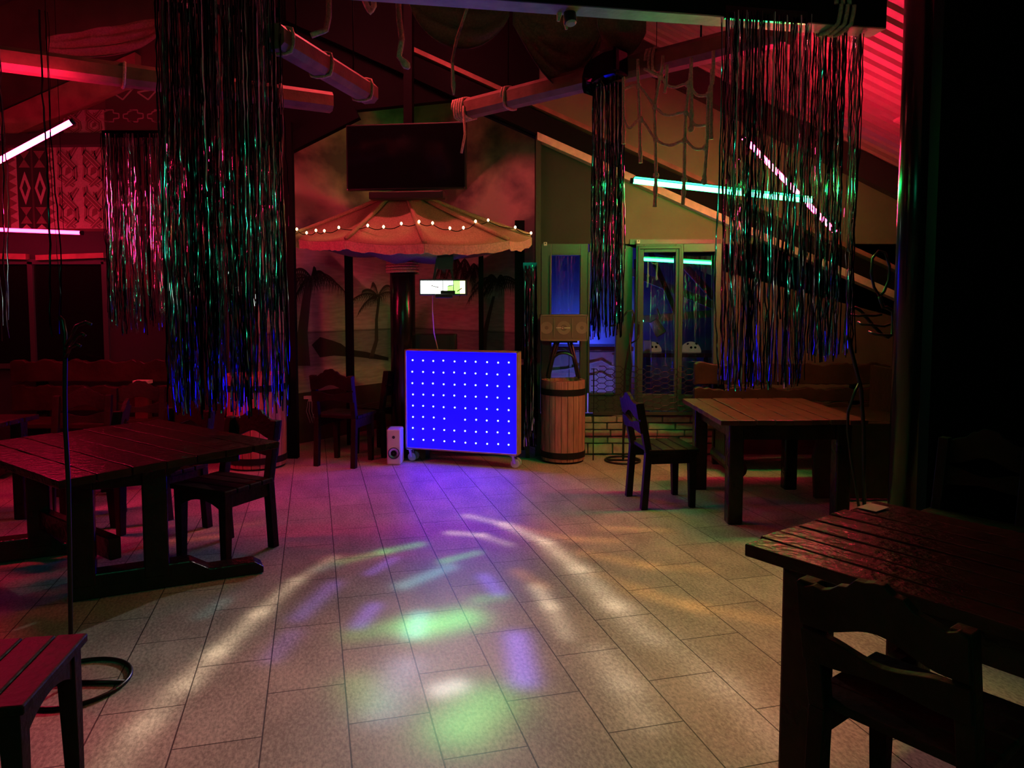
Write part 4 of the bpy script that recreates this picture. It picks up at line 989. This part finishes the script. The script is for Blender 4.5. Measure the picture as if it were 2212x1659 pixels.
# ------------------------------------------------------------------ foil curtains
def foil(label, a, b_, zt_, zlo, zhi, n, w=.009, seg=26, depth=.05, group='foil fringe curtains', mt='foil', header=True, dark=.5, gather=0):
    c_ = (a+b_)/2; t = thing('foil_curtain', label, 'curtain', (c_.x, c_.y, 0), group=group)
    mb = MB(); d_ = b_-a; nn = V(-d_.y, d_.x, 0).normalized() if d_.length > 0 else V(0, 1, 0)
    for i in range(n):
        s = random.random(); base = a+d_*s-c_+nn*random.uniform(-depth, depth); zb2 = random.uniform(zlo, zhi)
        if random.random() < .12: zb2 = lerp(zb2, zt_, random.uniform(.1, .4))
        k = max(4, int(seg*(zt_-zb2)/1.8)); yaw = random.uniform(0, PI*2); x = base.x; y = base.y; vs = []; ph = random.uniform(0, 9); sw = random.uniform(.002, .012)
        m_ = mt if random.random() > dark else 'foil2'; tilt0 = 0
        for j in range(k+1):
            q = j/k; z = zt_+(zb2-zt_)*q; yaw += random.gauss(0, .10); ox = sw*math.sin(q*7+ph)*q*2+random.gauss(0, .0012); oy = random.gauss(0, .005)
            if random.random() < .06 and q > .5: ox += random.uniform(-.008, .008)
            if gather: g_ = 1-gather*math.sin(PI*min(1, q*1.2)); bx_, by_ = x*g_, y*g_
            else: bx_, by_ = x, y
            ww = w*(.6+.4*random.random())*.5
            cu = ww*random.uniform(.15, .5)
            vs += [(bx_+ox-math.cos(yaw)*ww, by_+oy-math.sin(yaw)*ww, z), (bx_+ox-math.sin(yaw)*cu, by_+oy+math.cos(yaw)*cu, z), (bx_+ox+math.cos(yaw)*ww, by_+oy+math.sin(yaw)*ww, z)]
        mb.add(vs, [(3*j+i_, 3*j+i_+1, 3*j+i_+4, 3*j+i_+3) for j in range(k) for i_ in (0, 1)], m_)
    o = mb.build('strands', None, t, smooth=True); o['kind'] = 'stuff'
    if header:
        mb = MB(); mb.bar(a-c_+V(0, 0, zt_), b_-c_+V(0, 0, zt_), .02, .06, 'foil2'); mb.build('header_strip', None, t)
    return t
def XYat(u, Y): p = P(u, 600, Y); return V(p.x, p.y, 0)
def ZZ(v, Y): return P(1106, v, Y).z
foil('big black foil curtain hanging at the left with blue glinting ends', XYat(350, 4.45), XYat(622, 4.6), 3.6, ZZ(905, 4.5), ZZ(860, 4.5), 210, .012, 30)
foil('back row of shorter foil strands behind the big left curtain', XYat(360, 4.75), XYat(618, 4.85), 3.4, ZZ(690, 4.8), ZZ(640, 4.8), 110, .011, 26)
foil('short purple-lit foil curtain further back beside the patterned hangings', XYat(232, 6.3), XYat(376, 6.3), ZZ(290, 6.3), ZZ(725, 6.3), ZZ(670, 6.3), 130, .011, 30)
foil('narrow foil curtain hanging from the long beam in front of the window', XYat(1279, 5.35), XYat(1345, 5.3), ZZ(150, 5.3), ZZ(735, 5.3), ZZ(690, 5.3), 85, .011, 34)
foil('long foil curtain hanging from the foreground beam, its left half reaching lowest', V(*(P(1555, 600, 3.78).xy), 0), V(*(P(1728, 600, 3.86).xy), 0), 3.0, ZZ(846, 3.8), ZZ(815, 3.8), 105, .010, 34)
foil('shorter right half of the foil curtain on the foreground beam', V(*(P(1722, 600, 4.02).xy), 0), V(*(P(1842, 600, 4.05).xy), 0), 3.2, ZZ(786, 4.0), ZZ(760, 4.0), 70, .010, 34, header=False)
foil('slim gathered foil bundle hanging at the window corner right of the blue board', XYat(1130, 7.2), XYat(1160, 7.2), ZZ(575, 7.3), .12, .5, 44, .012, 30)
foil('few stray foil strands at the left picture edge', XYat(-12, 4.2), XYat(28, 4.2), 3.2, ZZ(745, 4.2), ZZ(690, 4.2), 6, .012, 24, header=False)
foil('pair of stray foil strands beside the left coat rack', XYat(114, 4.3), XYat(126, 4.3), 3.2, ZZ(730, 4.3), ZZ(700, 4.3), 3, .012, 24, header=False)
# bundle of foil thrown over the long beam
p = NP(1315, 150)
mb = MB(); K = 10
path = [NP(1268, 192), NP(1275, 165), NP(1292, 142), NP(1315, 128), NP(1345, 120)]
T = [q+V(0, -.02, .05) for q in path]; Bm = [q+V(0, -.05, -.07-.08*(i > 1)) for i, q in enumerate(path)]
mb.strip([q-p for q in T], [q-p for q in Bm], nC, .16, 'foil2'); o = mb.build('foil_bundle', None, bevel=.03); o.location = p; tag(o, 'folded dark foil bundle slung over the long beam', 'foil')

# ------------------------------------------------------------------ LED tubes
def tube_light(label, a, b_, mt, r=.019, shade=False):
    t = thing('hanging_tube_light', label, 'tube light', tuple((a+b_)/2)); c_ = (a+b_)/2; d_ = (b_-a).normalized()
    mb = MB(); mb.tube([a-c_, b_-c_], r, mt, 16, cap=False); mb.build('light_tube', None, t, smooth=True)
    mb = MB(); up = V(0, .0, 1); s = d_.cross(up).normalized(); u_ = s.cross(d_)
    o_ = u_*(r*.6)+V(0, r*1.1, 0)
    if shade: o_ = u_*(r+.006); mb.bar(a-c_+o_, b_-c_+o_, .12, .006, 'black')  # rail widened to a plate, added to block light going up
    else: mb.bar(a-c_+o_, b_-c_+o_, .012, .012, 'black')
    mb.build('rail_or_baffle', None, t)
    for e_, k in ((a, -1), (b_, 1)): 
        mb = MB(); mb.tube([e_-c_, e_-c_+d_*(.022*k)], .021, 'black', 12); mb.build('end_cap', None, t)
    mb = MB()
    for q in (.12, .88):
        p_ = lerp(a, b_, q)-c_; mb.tube([p_+V(0, 0, .02), V(p_.x, p_.y, roof_z(c_.x+p_.x)-c_.z-.03)], .0025, 'matte', 5)
    mb.build('hanging_wire', None, t)
    return t
tube_light('glowing green tube light hanging behind the foil curtain at the right', P(1368, 391, 5.5), P(1752, 434, 5.55), 'greentube', shade=True)
tube_light('glowing red tube light slanting down behind the right foil curtain', P(1606, 297, 5.75), P(1804, 501, 5.8), 'redtube')
tube_light('assumed red tube light hung out of view high under the roof above the TV', V(-1.75, 6.0, 4.35), V(-.6, 6.1, 4.35), 'redtube_assumed')  # assumed lamp above the frame, added to light the mural and canopy red
tube_light('assumed green tube light hung out of view behind the viewpoint', V(-.9, -.9, 2.55), V(.5, -.5, 2.45), 'greentube_assumed')  # assumed lamp behind the camera, added to put mint glints in the foil
tube_light('glowing red tube light slanting up in the upper left corner', P(153, 264, 5.0), P(-230, 469, 4.75), 'redtube3')
tube_light('level red tube light below the patterned hangings at the left edge', P(174, 503, 6.9), P(-130, 491, 6.9), 'redtube2')

# ------------------------------------------------------------------ coat racks
def rack(label, pole, Y, base_c, rb, extra, r=.013):
    t = thing('coat_rack', label, 'coat rack', (base_c.x, base_c.y, 0))
    mb = MB(); mb.tube([(rb*math.cos(2*PI*k/40), rb*math.sin(2*PI*k/40), r) for k in range(40)], r, 'iron', 8, closed=True)
    mb.tube([(-rb, 0, r), (rb, 0, r)], r, 'iron', 8); mb.build('base_ring', None, t, smooth=True)
    mb = MB(); pts = [P(u, v, Y)-V(base_c.x, base_c.y, 0) for u, v in pole]
    mb.tube(pts, r, 'iron', 10); mb.build('pole', None, t, smooth=True)
    for e in extra:
        mb = MB(); pts = [P(u, v, Y-dy_)-V(base_c.x, base_c.y, 0) for u, v, dy_ in e]; mb.tube(pts, r*.75, 'iron', 8)
        mb.build('hook', None, t, smooth=True)
    return t
bc = G(165, 1478)
rack('curved iron coat rack in the left foreground with a ring base', [(128, 685), (135, 692), (140, 720), (141, 760), (140, 850), (141, 920), (148, 1050), (152, 1300), (154, 1495)], bc.y, bc, .20,
     [[(141, 750, 0), (165, 704, .05), (185, 696, .06), (197, 701, .06)], [(141, 762, 0), (165, 727, .05), (178, 721, .06), (184, 726, .06)], [(141, 775, 0), (152, 751, .05), (166, 744, .06), (174, 748, .06)]], .009)
bc = G(1345, 996)
rack('tall iron coat rack with a ring base in front of the window door', [(1346, 995), (1347, 900), (1350, 800), (1364, 725), (1369, 680), (1366, 671), (1356, 672), (1340, 690), (1328, 703), (1318, 704)], bc.y, bc, .17,
     [[(1347, 950, 0), (1358, 860, 0), (1364, 790, 0), (1360, 720, .02)], [(1362, 742, 0), (1375, 735, .05), (1380, 725, .06)], [(1334, 700, 0), (1345, 640, .0), (1346, 610, 0), (1338, 600, 0)]], .011)
bc = G(1880, 1165)
rack('bent iron coat rack with an oval loop beside the round pillar', [(1868, 1160), (1866, 1000), (1866, 930), (1860, 840), (1845, 780), (1830, 720), (1828, 690), (1836, 668), (1848, 665), (1860, 672), (1885, 702), (1905, 722), (1918, 729), (1928, 722), (1930, 690), (1928, 672), (1915, 664), (1908, 664), (1903, 650), (1900, 640)], bc.y, bc, .17,
     [[(1900, 640, 0), (1888, 620, 0), (1882, 590, 0), (1885, 558, 0), (1898, 542, 0), (1912, 546, 0), (1922, 575, 0), (1920, 605, 0), (1910, 630, 0), (1900, 640, 0)],
      [(1836, 680, 0), (1855, 683, .04), (1865, 681, .04), (1890, 682, .04), (1905, 679, .05)], [(1853, 696, 0), (1862, 701, .04), (1885, 702, .04), (1910, 705, .04), (1924, 700, .05)], [(1876, 717, 0), (1890, 722, .04), (1910, 724, .04), (1926, 724, .05)],
      [(1857, 825, 0), (1845, 850, .02), (1832, 890, .02), (1831, 930, .02), (1838, 990, .01), (1848, 1050, .0), (1856, 1100, 0)]], .012)

# ------------------------------------------------------------------ dark pillar
px0 = P(1937, 600, 4.3); pr = .088
o = MB().lathe([(pr, 0), (pr, 4.6)], n=48).build('round_pillar', 'pillar'); o.location = (px0.x+pr, 4.3, 0)
for pl_ in o.data.polygons: pl_.use_smooth = len(pl_.vertices) == 4
tag(o, 'dark round pillar with a blue gleam at the right', 'pillar')
p = P(1946, 147, 6.35)
mb = MB(); mb.lathe([(.055, 0), (.055, .02), (.035, .04)], n=20); o = mb.build('ceiling_detector', 'trimwood'); o.location = (p.x, p.y, roof_z(p.x)-.03); o.rotation_euler = (PI, -.45, 0); tag(o, 'small round detector on the corrugated ceiling beside the pillar', 'detector')

# ------------------------------------------------------------------ patterned hangings on the left wall
def hanging(label, u0, u1, v0, v1, base, cells):
    a, b_ = P(u0, v1, YL), P(u1, v0, YL); c_ = V((a.x+b_.x)/2, YL-.012, a.z); w_, h_ = b_.x-a.x, b_.z-a.z
    mb = MB(); mb.box((0, .002, h_/2), (w_, .012, h_), base)
    for poly_, mt, lift in cells: mb.prism([((x-.5)*w_, y_*h_) for x, y_ in poly_], (0, -.004-lift*.0025, 0), (1, 0, 0), (0, 0, 1), (0, 1, 0), .003, mt)
    o = mb.build('patterned_hanging'); o.location = c_; tag(o, label, 'wall hanging', 'patterned hangings'); return o
def dia(cx, cy, rx, ry): return [(cx, cy-ry), (cx+rx, cy), (cx, cy+ry), (cx-rx, cy)]
cells = [([(0, 0), (.17, 0), (.17, 1), (0, 1)], 'cloth_light', 0), ([(.83, 0), (1, 0), (1, 1), (.83, 1)], 'cloth_light', 0)]
for k in range(9):
    y_ = .05+k*.105
    for x_ in (.0, .83): cells.append(([(x_, y_), (x_+.16, y_+.05), (x_, y_+.10)], 'cloth_mid', 1))
for cx in (.34, .67):
    cells += [(dia(cx, .49, .12, .20), 'cloth_light', 1), (dia(cx, .49, .06, .10), 'cloth_dark', 2)]
    for cy in (.16, .84):
        cells += [([(cx-.12, cy-.1), (cx+.12, cy-.1), (cx, cy)], 'cloth_mid', 1), ([(cx-.12, cy+.1), (cx+.12, cy+.1), (cx, cy)], 'cloth_mid', 1)]
    cells.append(([(cx-.1, .0), (cx+.1, .0), (cx, .05)], 'cloth_light', 1))
cells.append(([(.485, 0), (.525, 0), (.525, 1), (.485, 1)], 'cloth_brown', 1))
hanging('black patterned hanging with two pale pierced diamonds', 27, 119, 316, 494, 'cloth_dark', cells)
def weave(n):
    cells = []
    def band(pts, w_, mt, lift, T_):
        out = []
        for (x0, y0), (x1, y1) in zip(pts, pts[1:]):
            dx_, dy_ = x1-x0, y1-y0; l = math.hypot(dx_, dy_); nx, ny = -dy_/l*w_/2, dx_/l*w_/2; ex_, ey_ = dx_/l*w_*.3, dy_/l*w_*.3
            q = [(x0-nx-ex_, y0-ny-ey_), (x1-nx+ex_, y1-ny+ey_), (x1+nx+ex_, y1+ny+ey_), (x0+nx-ex_, y0+ny-ey_)]
            q = [T_(min(1.02, max(-.02, a_)), min(1, max(0, b2))) for a_, b2 in q]; out.append((q, mt, lift))
        return out
    for k in range(n):
        for c_ in (0, 1):
            T_ = lambda x, y, k=k, c_=c_: (.04+c_*.5+x*.44, (k+y)/n)
            for kite in ([(.02, .55), (.30, .70), (.10, .92)], [(.52, .62), (.70, .80), (.45, .90)], [(.36, .28), (.62, .36), (.60, .52), (.40, .46)], [(.70, .14), (.95, .25), (.90, .45)], [(.30, .05), (.55, .10), (.5, .22)]):
                cells.append(([T_(*p) for p in kite], 'cloth_mid', 1))
            lo_ = [(.12, 1.0), (.14, .84), (.82, .46), (.82, .22), (.40, .0)]; up_ = [(.88, 1.0), (.62, .78), (.16, .52), (.12, .26), (.70, .0)]
            for pth, lf in ((up_, 2), (lo_, 5)):
                cells += band(pth, .20, 'cloth_mid', lf, T_); cells += band(pth, .13, 'cloth_light', lf+1, T_); cells += band(pth, .075, 'cloth_mid', lf+2, T_)
    return cells
hanging('pale interlaced-band hanging right of the diamond hanging', 126, 228, 316, 494, 'cloth_light', weave(2))
hanging('dim interlaced-band hanging above the dark beam', 140, 226, 238, 292, 'cloth_light', weave(1))
ln = []
def outline(pts, w_=.012, asp=1):
    out = []
    for (x0, y0), (x1, y1) in zip(pts, pts[1:]):
        dx_, dy_ = x1-x0, y1-y0; l = math.hypot(dx_*.42, dy_) or 1; nx, ny = -dy_/l*w_*2.0, dx_*.42/l*w_*.9
        out.append(([(x0-nx, y0-ny), (x1-nx, y1-ny), (x1+nx, y1+ny), (x0+nx, y0+ny)], 'line', 1))
    return out
for cx in (.32, .78): ln += outline([(cx-.19, .93), (cx+.19, .955), (cx, .88), (cx-.19, .93)], .006)
for cx in (.08, .52, .96):
    ln += outline([(cx-.08, .81), (cx+.06, .81), (cx+.06, .79), (cx+.16, .785), (cx+.16, .755), (cx+.06, .75), (cx+.06, .73), (cx-.08, .73)], .005)
    ln += outline([(cx-.02, .81), (cx-.12, .795), (cx-.12, .785), (cx-.2, .78), (cx-.2, .755), (cx-.12, .75), (cx-.12, .735), (cx-.02, .73)], .005)
for cx in (.3, .8): ln += outline([(cx-.2, .16), (cx, .24), (cx+.2, .16), (cx-.2, .16)], .007)
hanging('tall black hanging with outlined triangles and crosses', 239, 347, 178, 494, 'cloth_brown', ln)

# ------------------------------------------------------------------ small things
p = P(663, 858, 7.55); mb = MB(); mb.box((0, 0, 0), (.11, .04, .035), 'white'); mb.box((.02, -.01, -.03), (.04, .03, .025), 'white'); 
o = None
t = thing('power_strip', 'white power strip with dangling cables under the left mural', 'power strip', tuple(W(663, 858, M0, V(.817, -.576, 0), .03)))
mb.build('strip', None, t, bevel=.004)
mb = MB()
for k in range(3): mb.tube([(.0+.02*k, -.02, -.03), (-.02+.03*k, -.03, -.15), (.02+.03*k, -.03, -.28), (.06+.02*k, -.02, -.18), (.08, -.01, -.05)], .003, 'white', 5)
mb.build('cables', None, t)
t = thing('napkin_box', 'small box catching red light on the left bench end', 'box', (P(305, 828, 6.9).x, 6.93, .466))
mb = MB(); mb.box((0, 0, .165), (.12, .09, .33), 'wood2'); mb.build('body', None, t, bevel=.004)
mb = MB(); mb.box((0, 0, .345), (.14, .1, .03), 'card'); mb.build('lid', None, t)
# stage light hanging by the foreground beam, seen mirrored in the panes
# ------------------------------------------------------------------ light of the disco effect lamp
Lp = V((f0.x+f1.x)/2, LY+.02, (f0.z+f1.z)/2)
ld = bpy.data.lights.new('disco_beam', 'POINT'); lo = bpy.data.objects.new('disco_beam', ld); COL.objects.link(lo); lo.location = Lp
ld.shadow_soft_size = .02; ld.energy = 30; ld.cycles.max_bounces = 0; ld.use_nodes = True
N = ld.node_tree.nodes; L = ld.node_tree.links; N.clear()
out = N.new('ShaderNodeOutputLight'); em = N.new('ShaderNodeEmission'); L.new(em.outputs[0], out.inputs[0])
geo = N.new('ShaderNodeNewGeometry'); sp = N.new('ShaderNodeSeparateXYZ'); L.new(geo.outputs['Incoming'], sp.inputs[0])
def math_(op, a, b=None, clamp=False, c=None):
    n = N.new('ShaderNodeMath'); n.operation = op; n.use_clamp = clamp
    for i, x in enumerate((a, b, c)):
        if x is None: continue
        if isinstance(x, (int, float)): n.inputs[i].default_value = x
        else: L.new(x, n.inputs[i])
    return n.outputs[0]
down = math_('MAXIMUM', math_('MULTIPLY', sp.outputs[2], -1.0), .02)
def vmath(op, a, b=None, c=None, out_='Vector'):
    n = N.new('ShaderNodeVectorMath'); n.operation = op
    for i, x in enumerate((a, b, c)):
        if x is None: continue
        if isinstance(x, (tuple, Vector)): n.inputs[i].default_value = tuple(x)
        else: L.new(x, n.inputs[i])
    return n.outputs[out_]
cmb = N.new('ShaderNodeCombineXYZ'); L.new(math_('DIVIDE', sp.outputs[0], down), cmb.inputs[0]); L.new(math_('DIVIDE', sp.outputs[1], down), cmb.inputs[1])
pos = cmb.outputs[0]                       # direction on the plane one metre below the lamp
def fl2(u, v): g_ = G(u, v); return Vector(((g_.x-Lp.x)/Lp.z, (g_.y-Lp.y)/Lp.z, 0))
acc = None
def beam(a, b_, r, col):
    """one soft beam: a gaussian streak between two directions"""
    global acc
    ba = b_-a; l2 = max(ba.length_squared, 1e-6); pa = vmath('SUBTRACT', pos, a)
    if ba.length > 1e-3:
        h = math_('MULTIPLY', vmath('DOT_PRODUCT', pa, ba/l2, out_='Value'), 1.0, True)
        sc = N.new('ShaderNodeVectorMath'); sc.operation = 'SCALE'; sc.inputs[0].default_value = tuple(ba); L.new(h, sc.inputs['Scale']); pa = vmath('SUBTRACT', pa, sc.outputs[0])
    d2 = vmath('DOT_PRODUCT', pa, pa, out_='Value'); w_ = math_('POWER', 2.71828, math_('MULTIPLY', d2, -1/(r*r)))
    sc = N.new('ShaderNodeVectorMath'); sc.operation = 'SCALE'; sc.inputs[0].default_value = col; L.new(w_, sc.inputs['Scale'])
    acc = sc.outputs[0] if acc is None else vmath('ADD', acc, sc.outputs[0])
def streak(pts, r, col, fade=None):
    q = [fl2(*p) for p in pts]
    for i in range(len(q)-1):
        f_ = 1 if fade is None else fade[i]
        beam(q[i], q[i+1], (r if not isinstance(r, (list, tuple)) else r[i])/Lp.z, tuple(c*f_ for c in col))
WH = (1.0, .80, .55); OR = (.55, .22, .04); GR = (.10, .60, .12); VI = (.18, .10, .75); CY_ = (.15, .5, .5)
# wide washes
streak([(900, 1500), (900, 1500)], 1.35, (.0, .0, .0)); streak([(900, 1659), (900, 1659)], 2.2, (.118, .112, .10)); streak([(1560, 1330), (1560, 1330)], .95, (.27, .13, .06)); streak([(420, 1500), (420, 1500)], .9, (.12, .10, .09))
streak([(1250, 1170), (1400, 1200)], .4, (.10, .045, .018)); streak([(1650, 1560), (1650, 1560)], .45, (.2, .04, .03))
# long pale arcs
streak([(1010, 1114), (1090, 1133), (1180, 1172), (1250, 1230), (1330, 1310), (1400, 1378)], [.045, .055, .065, .075, .085], WH, (.7, 1, 1, .9, .65))
streak([(975, 1151), (1040, 1156), (1100, 1176)], .045, WH, (.7, .5)); streak([(1158, 1268), (1190, 1310), (1225, 1375)], .05, WH, (.75, .45))
streak([(1300, 1408), (1350, 1480), (1400, 1560)], .085, WH, (.42, .32)); streak([(1450, 1390), (1560, 1480), (1680, 1600)], .10, WH, (.30, .28))
streak([(720, 1205), (640, 1255), (560, 1325), (470, 1410), (400, 1480), (310, 1570), (240, 1659)], [.045, .05, .055, .06, .065, .07], WH, (.45, .75, .8, .75, .5, .42))
# orange
streak([(1120, 1138), (1240, 1165), (1330, 1168)], .05, OR, (.7, .8)); streak([(1300, 1140), (1440, 1146)], .05, OR, (.8,)); streak([(1260, 1195), (1400, 1222), (1530, 1232)], .06, OR, (.9, .7)); streak([(1290, 1240), (1400, 1275)], .05, OR, (.6,))
streak([(1360, 1275), (1500, 1310), (1690, 1345)], .07, OR, (.9, .8)); streak([(1120, 1235), (1170, 1265)], .06, OR, (.7,))
# green, violet, cyan flecks
streak([(735, 1214), (830, 1192), (905, 1176)], .05, GR, (.55, .8)); streak([(960, 1212), (1030, 1194)], .045, GR, (.65,)); streak([(910, 1355), (1000, 1335)], .12, GR, (.85,)); streak([(770, 1370), (870, 1350)], .09, GR, (.4,)); streak([(770, 1480), (800, 1520)], .11, GR, (.3,)); streak([(1000, 1570), (1060, 1520)], .15, GR, (.6,)); streak([(1040, 1295), (1080, 1290)], .06, GR, (.35,))
streak([(645, 1335), (720, 1262)], .055, VI, (.6,)); streak([(775, 1350), (805, 1310)], .05, VI, (.7,)); streak([(800, 1238), (850, 1207)], .04, VI, (.7,)); streak([(590, 1420), (630, 1370)], .06, VI, (.4,)); streak([(1048, 1245), (1078, 1280)], .05, VI, (.75,)); streak([(1118, 1375), (1135, 1470)], .065, VI, (1.0,))
streak([(893, 1370), (905, 1330)], .06, CY_, (.6,)); streak([(870, 1265), (970, 1225)], .06, CY_, (.5,)); streak([(440, 1330), (480, 1300)], .05, CY_, (.35,)); streak([(690, 1230), (720, 1222)], .05, CY_, (.3,))
streak([(955, 1490), (985, 1482)], .06, (.75, .7, .66), (.5,)); streak([(870, 1440), (820, 1540)], .10, (.2, .22, .35), (.5,))
streak([(330, 1175), (480, 1158)], .06, (.6, .12, .03), (.7,)); streak([(420, 1150), (560, 1130)], .05, (.6, .1, .04), (.5,))
comp = math_('DIVIDE', 1.0, math_('POWER', down, 3.0))          # even lamp optics: same light per floor area near and far
comp = math_('MINIMUM', comp, 60.0)
dirmask = math_('MULTIPLY', math_('ADD', math_('MULTIPLY', sp.outputs[1], -8.0), .6), 1.0, True)   # it throws forwards only
L.new(acc, em.inputs[0]); L.new(math_('MULTIPLY', math_('MULTIPLY', comp, dirmask), Lp.z**2), em.inputs[1])

# ------------------------------------------------------------------ world and view
w = bpy.data.worlds.new('night'); scene.world = w; w.use_nodes = True
w.node_tree.nodes['Background'].inputs[0].default_value = (.6, .35, .4, 1); w.node_tree.nodes['Background'].inputs[1].default_value = .002
scene.view_settings.view_transform = 'Standard'; scene.view_settings.look = 'None'; scene.view_settings.gamma = 1; scene.view_settings.exposure = 0
scene.view_settings.use_curve_mapping = False
c = scene.cycles; c.max_bounces = 3; c.diffuse_bounces = 1; c.glossy_bounces = 2; c.adaptive_threshold = .04; c.light_sampling_threshold = .02; c.transmission_bounces = 2; c.transparent_max_bounces = 12; c.caustics_reflective = False; c.caustics_refractive = False
c.sample_clamp_indirect = 3; c.use_denoising = True
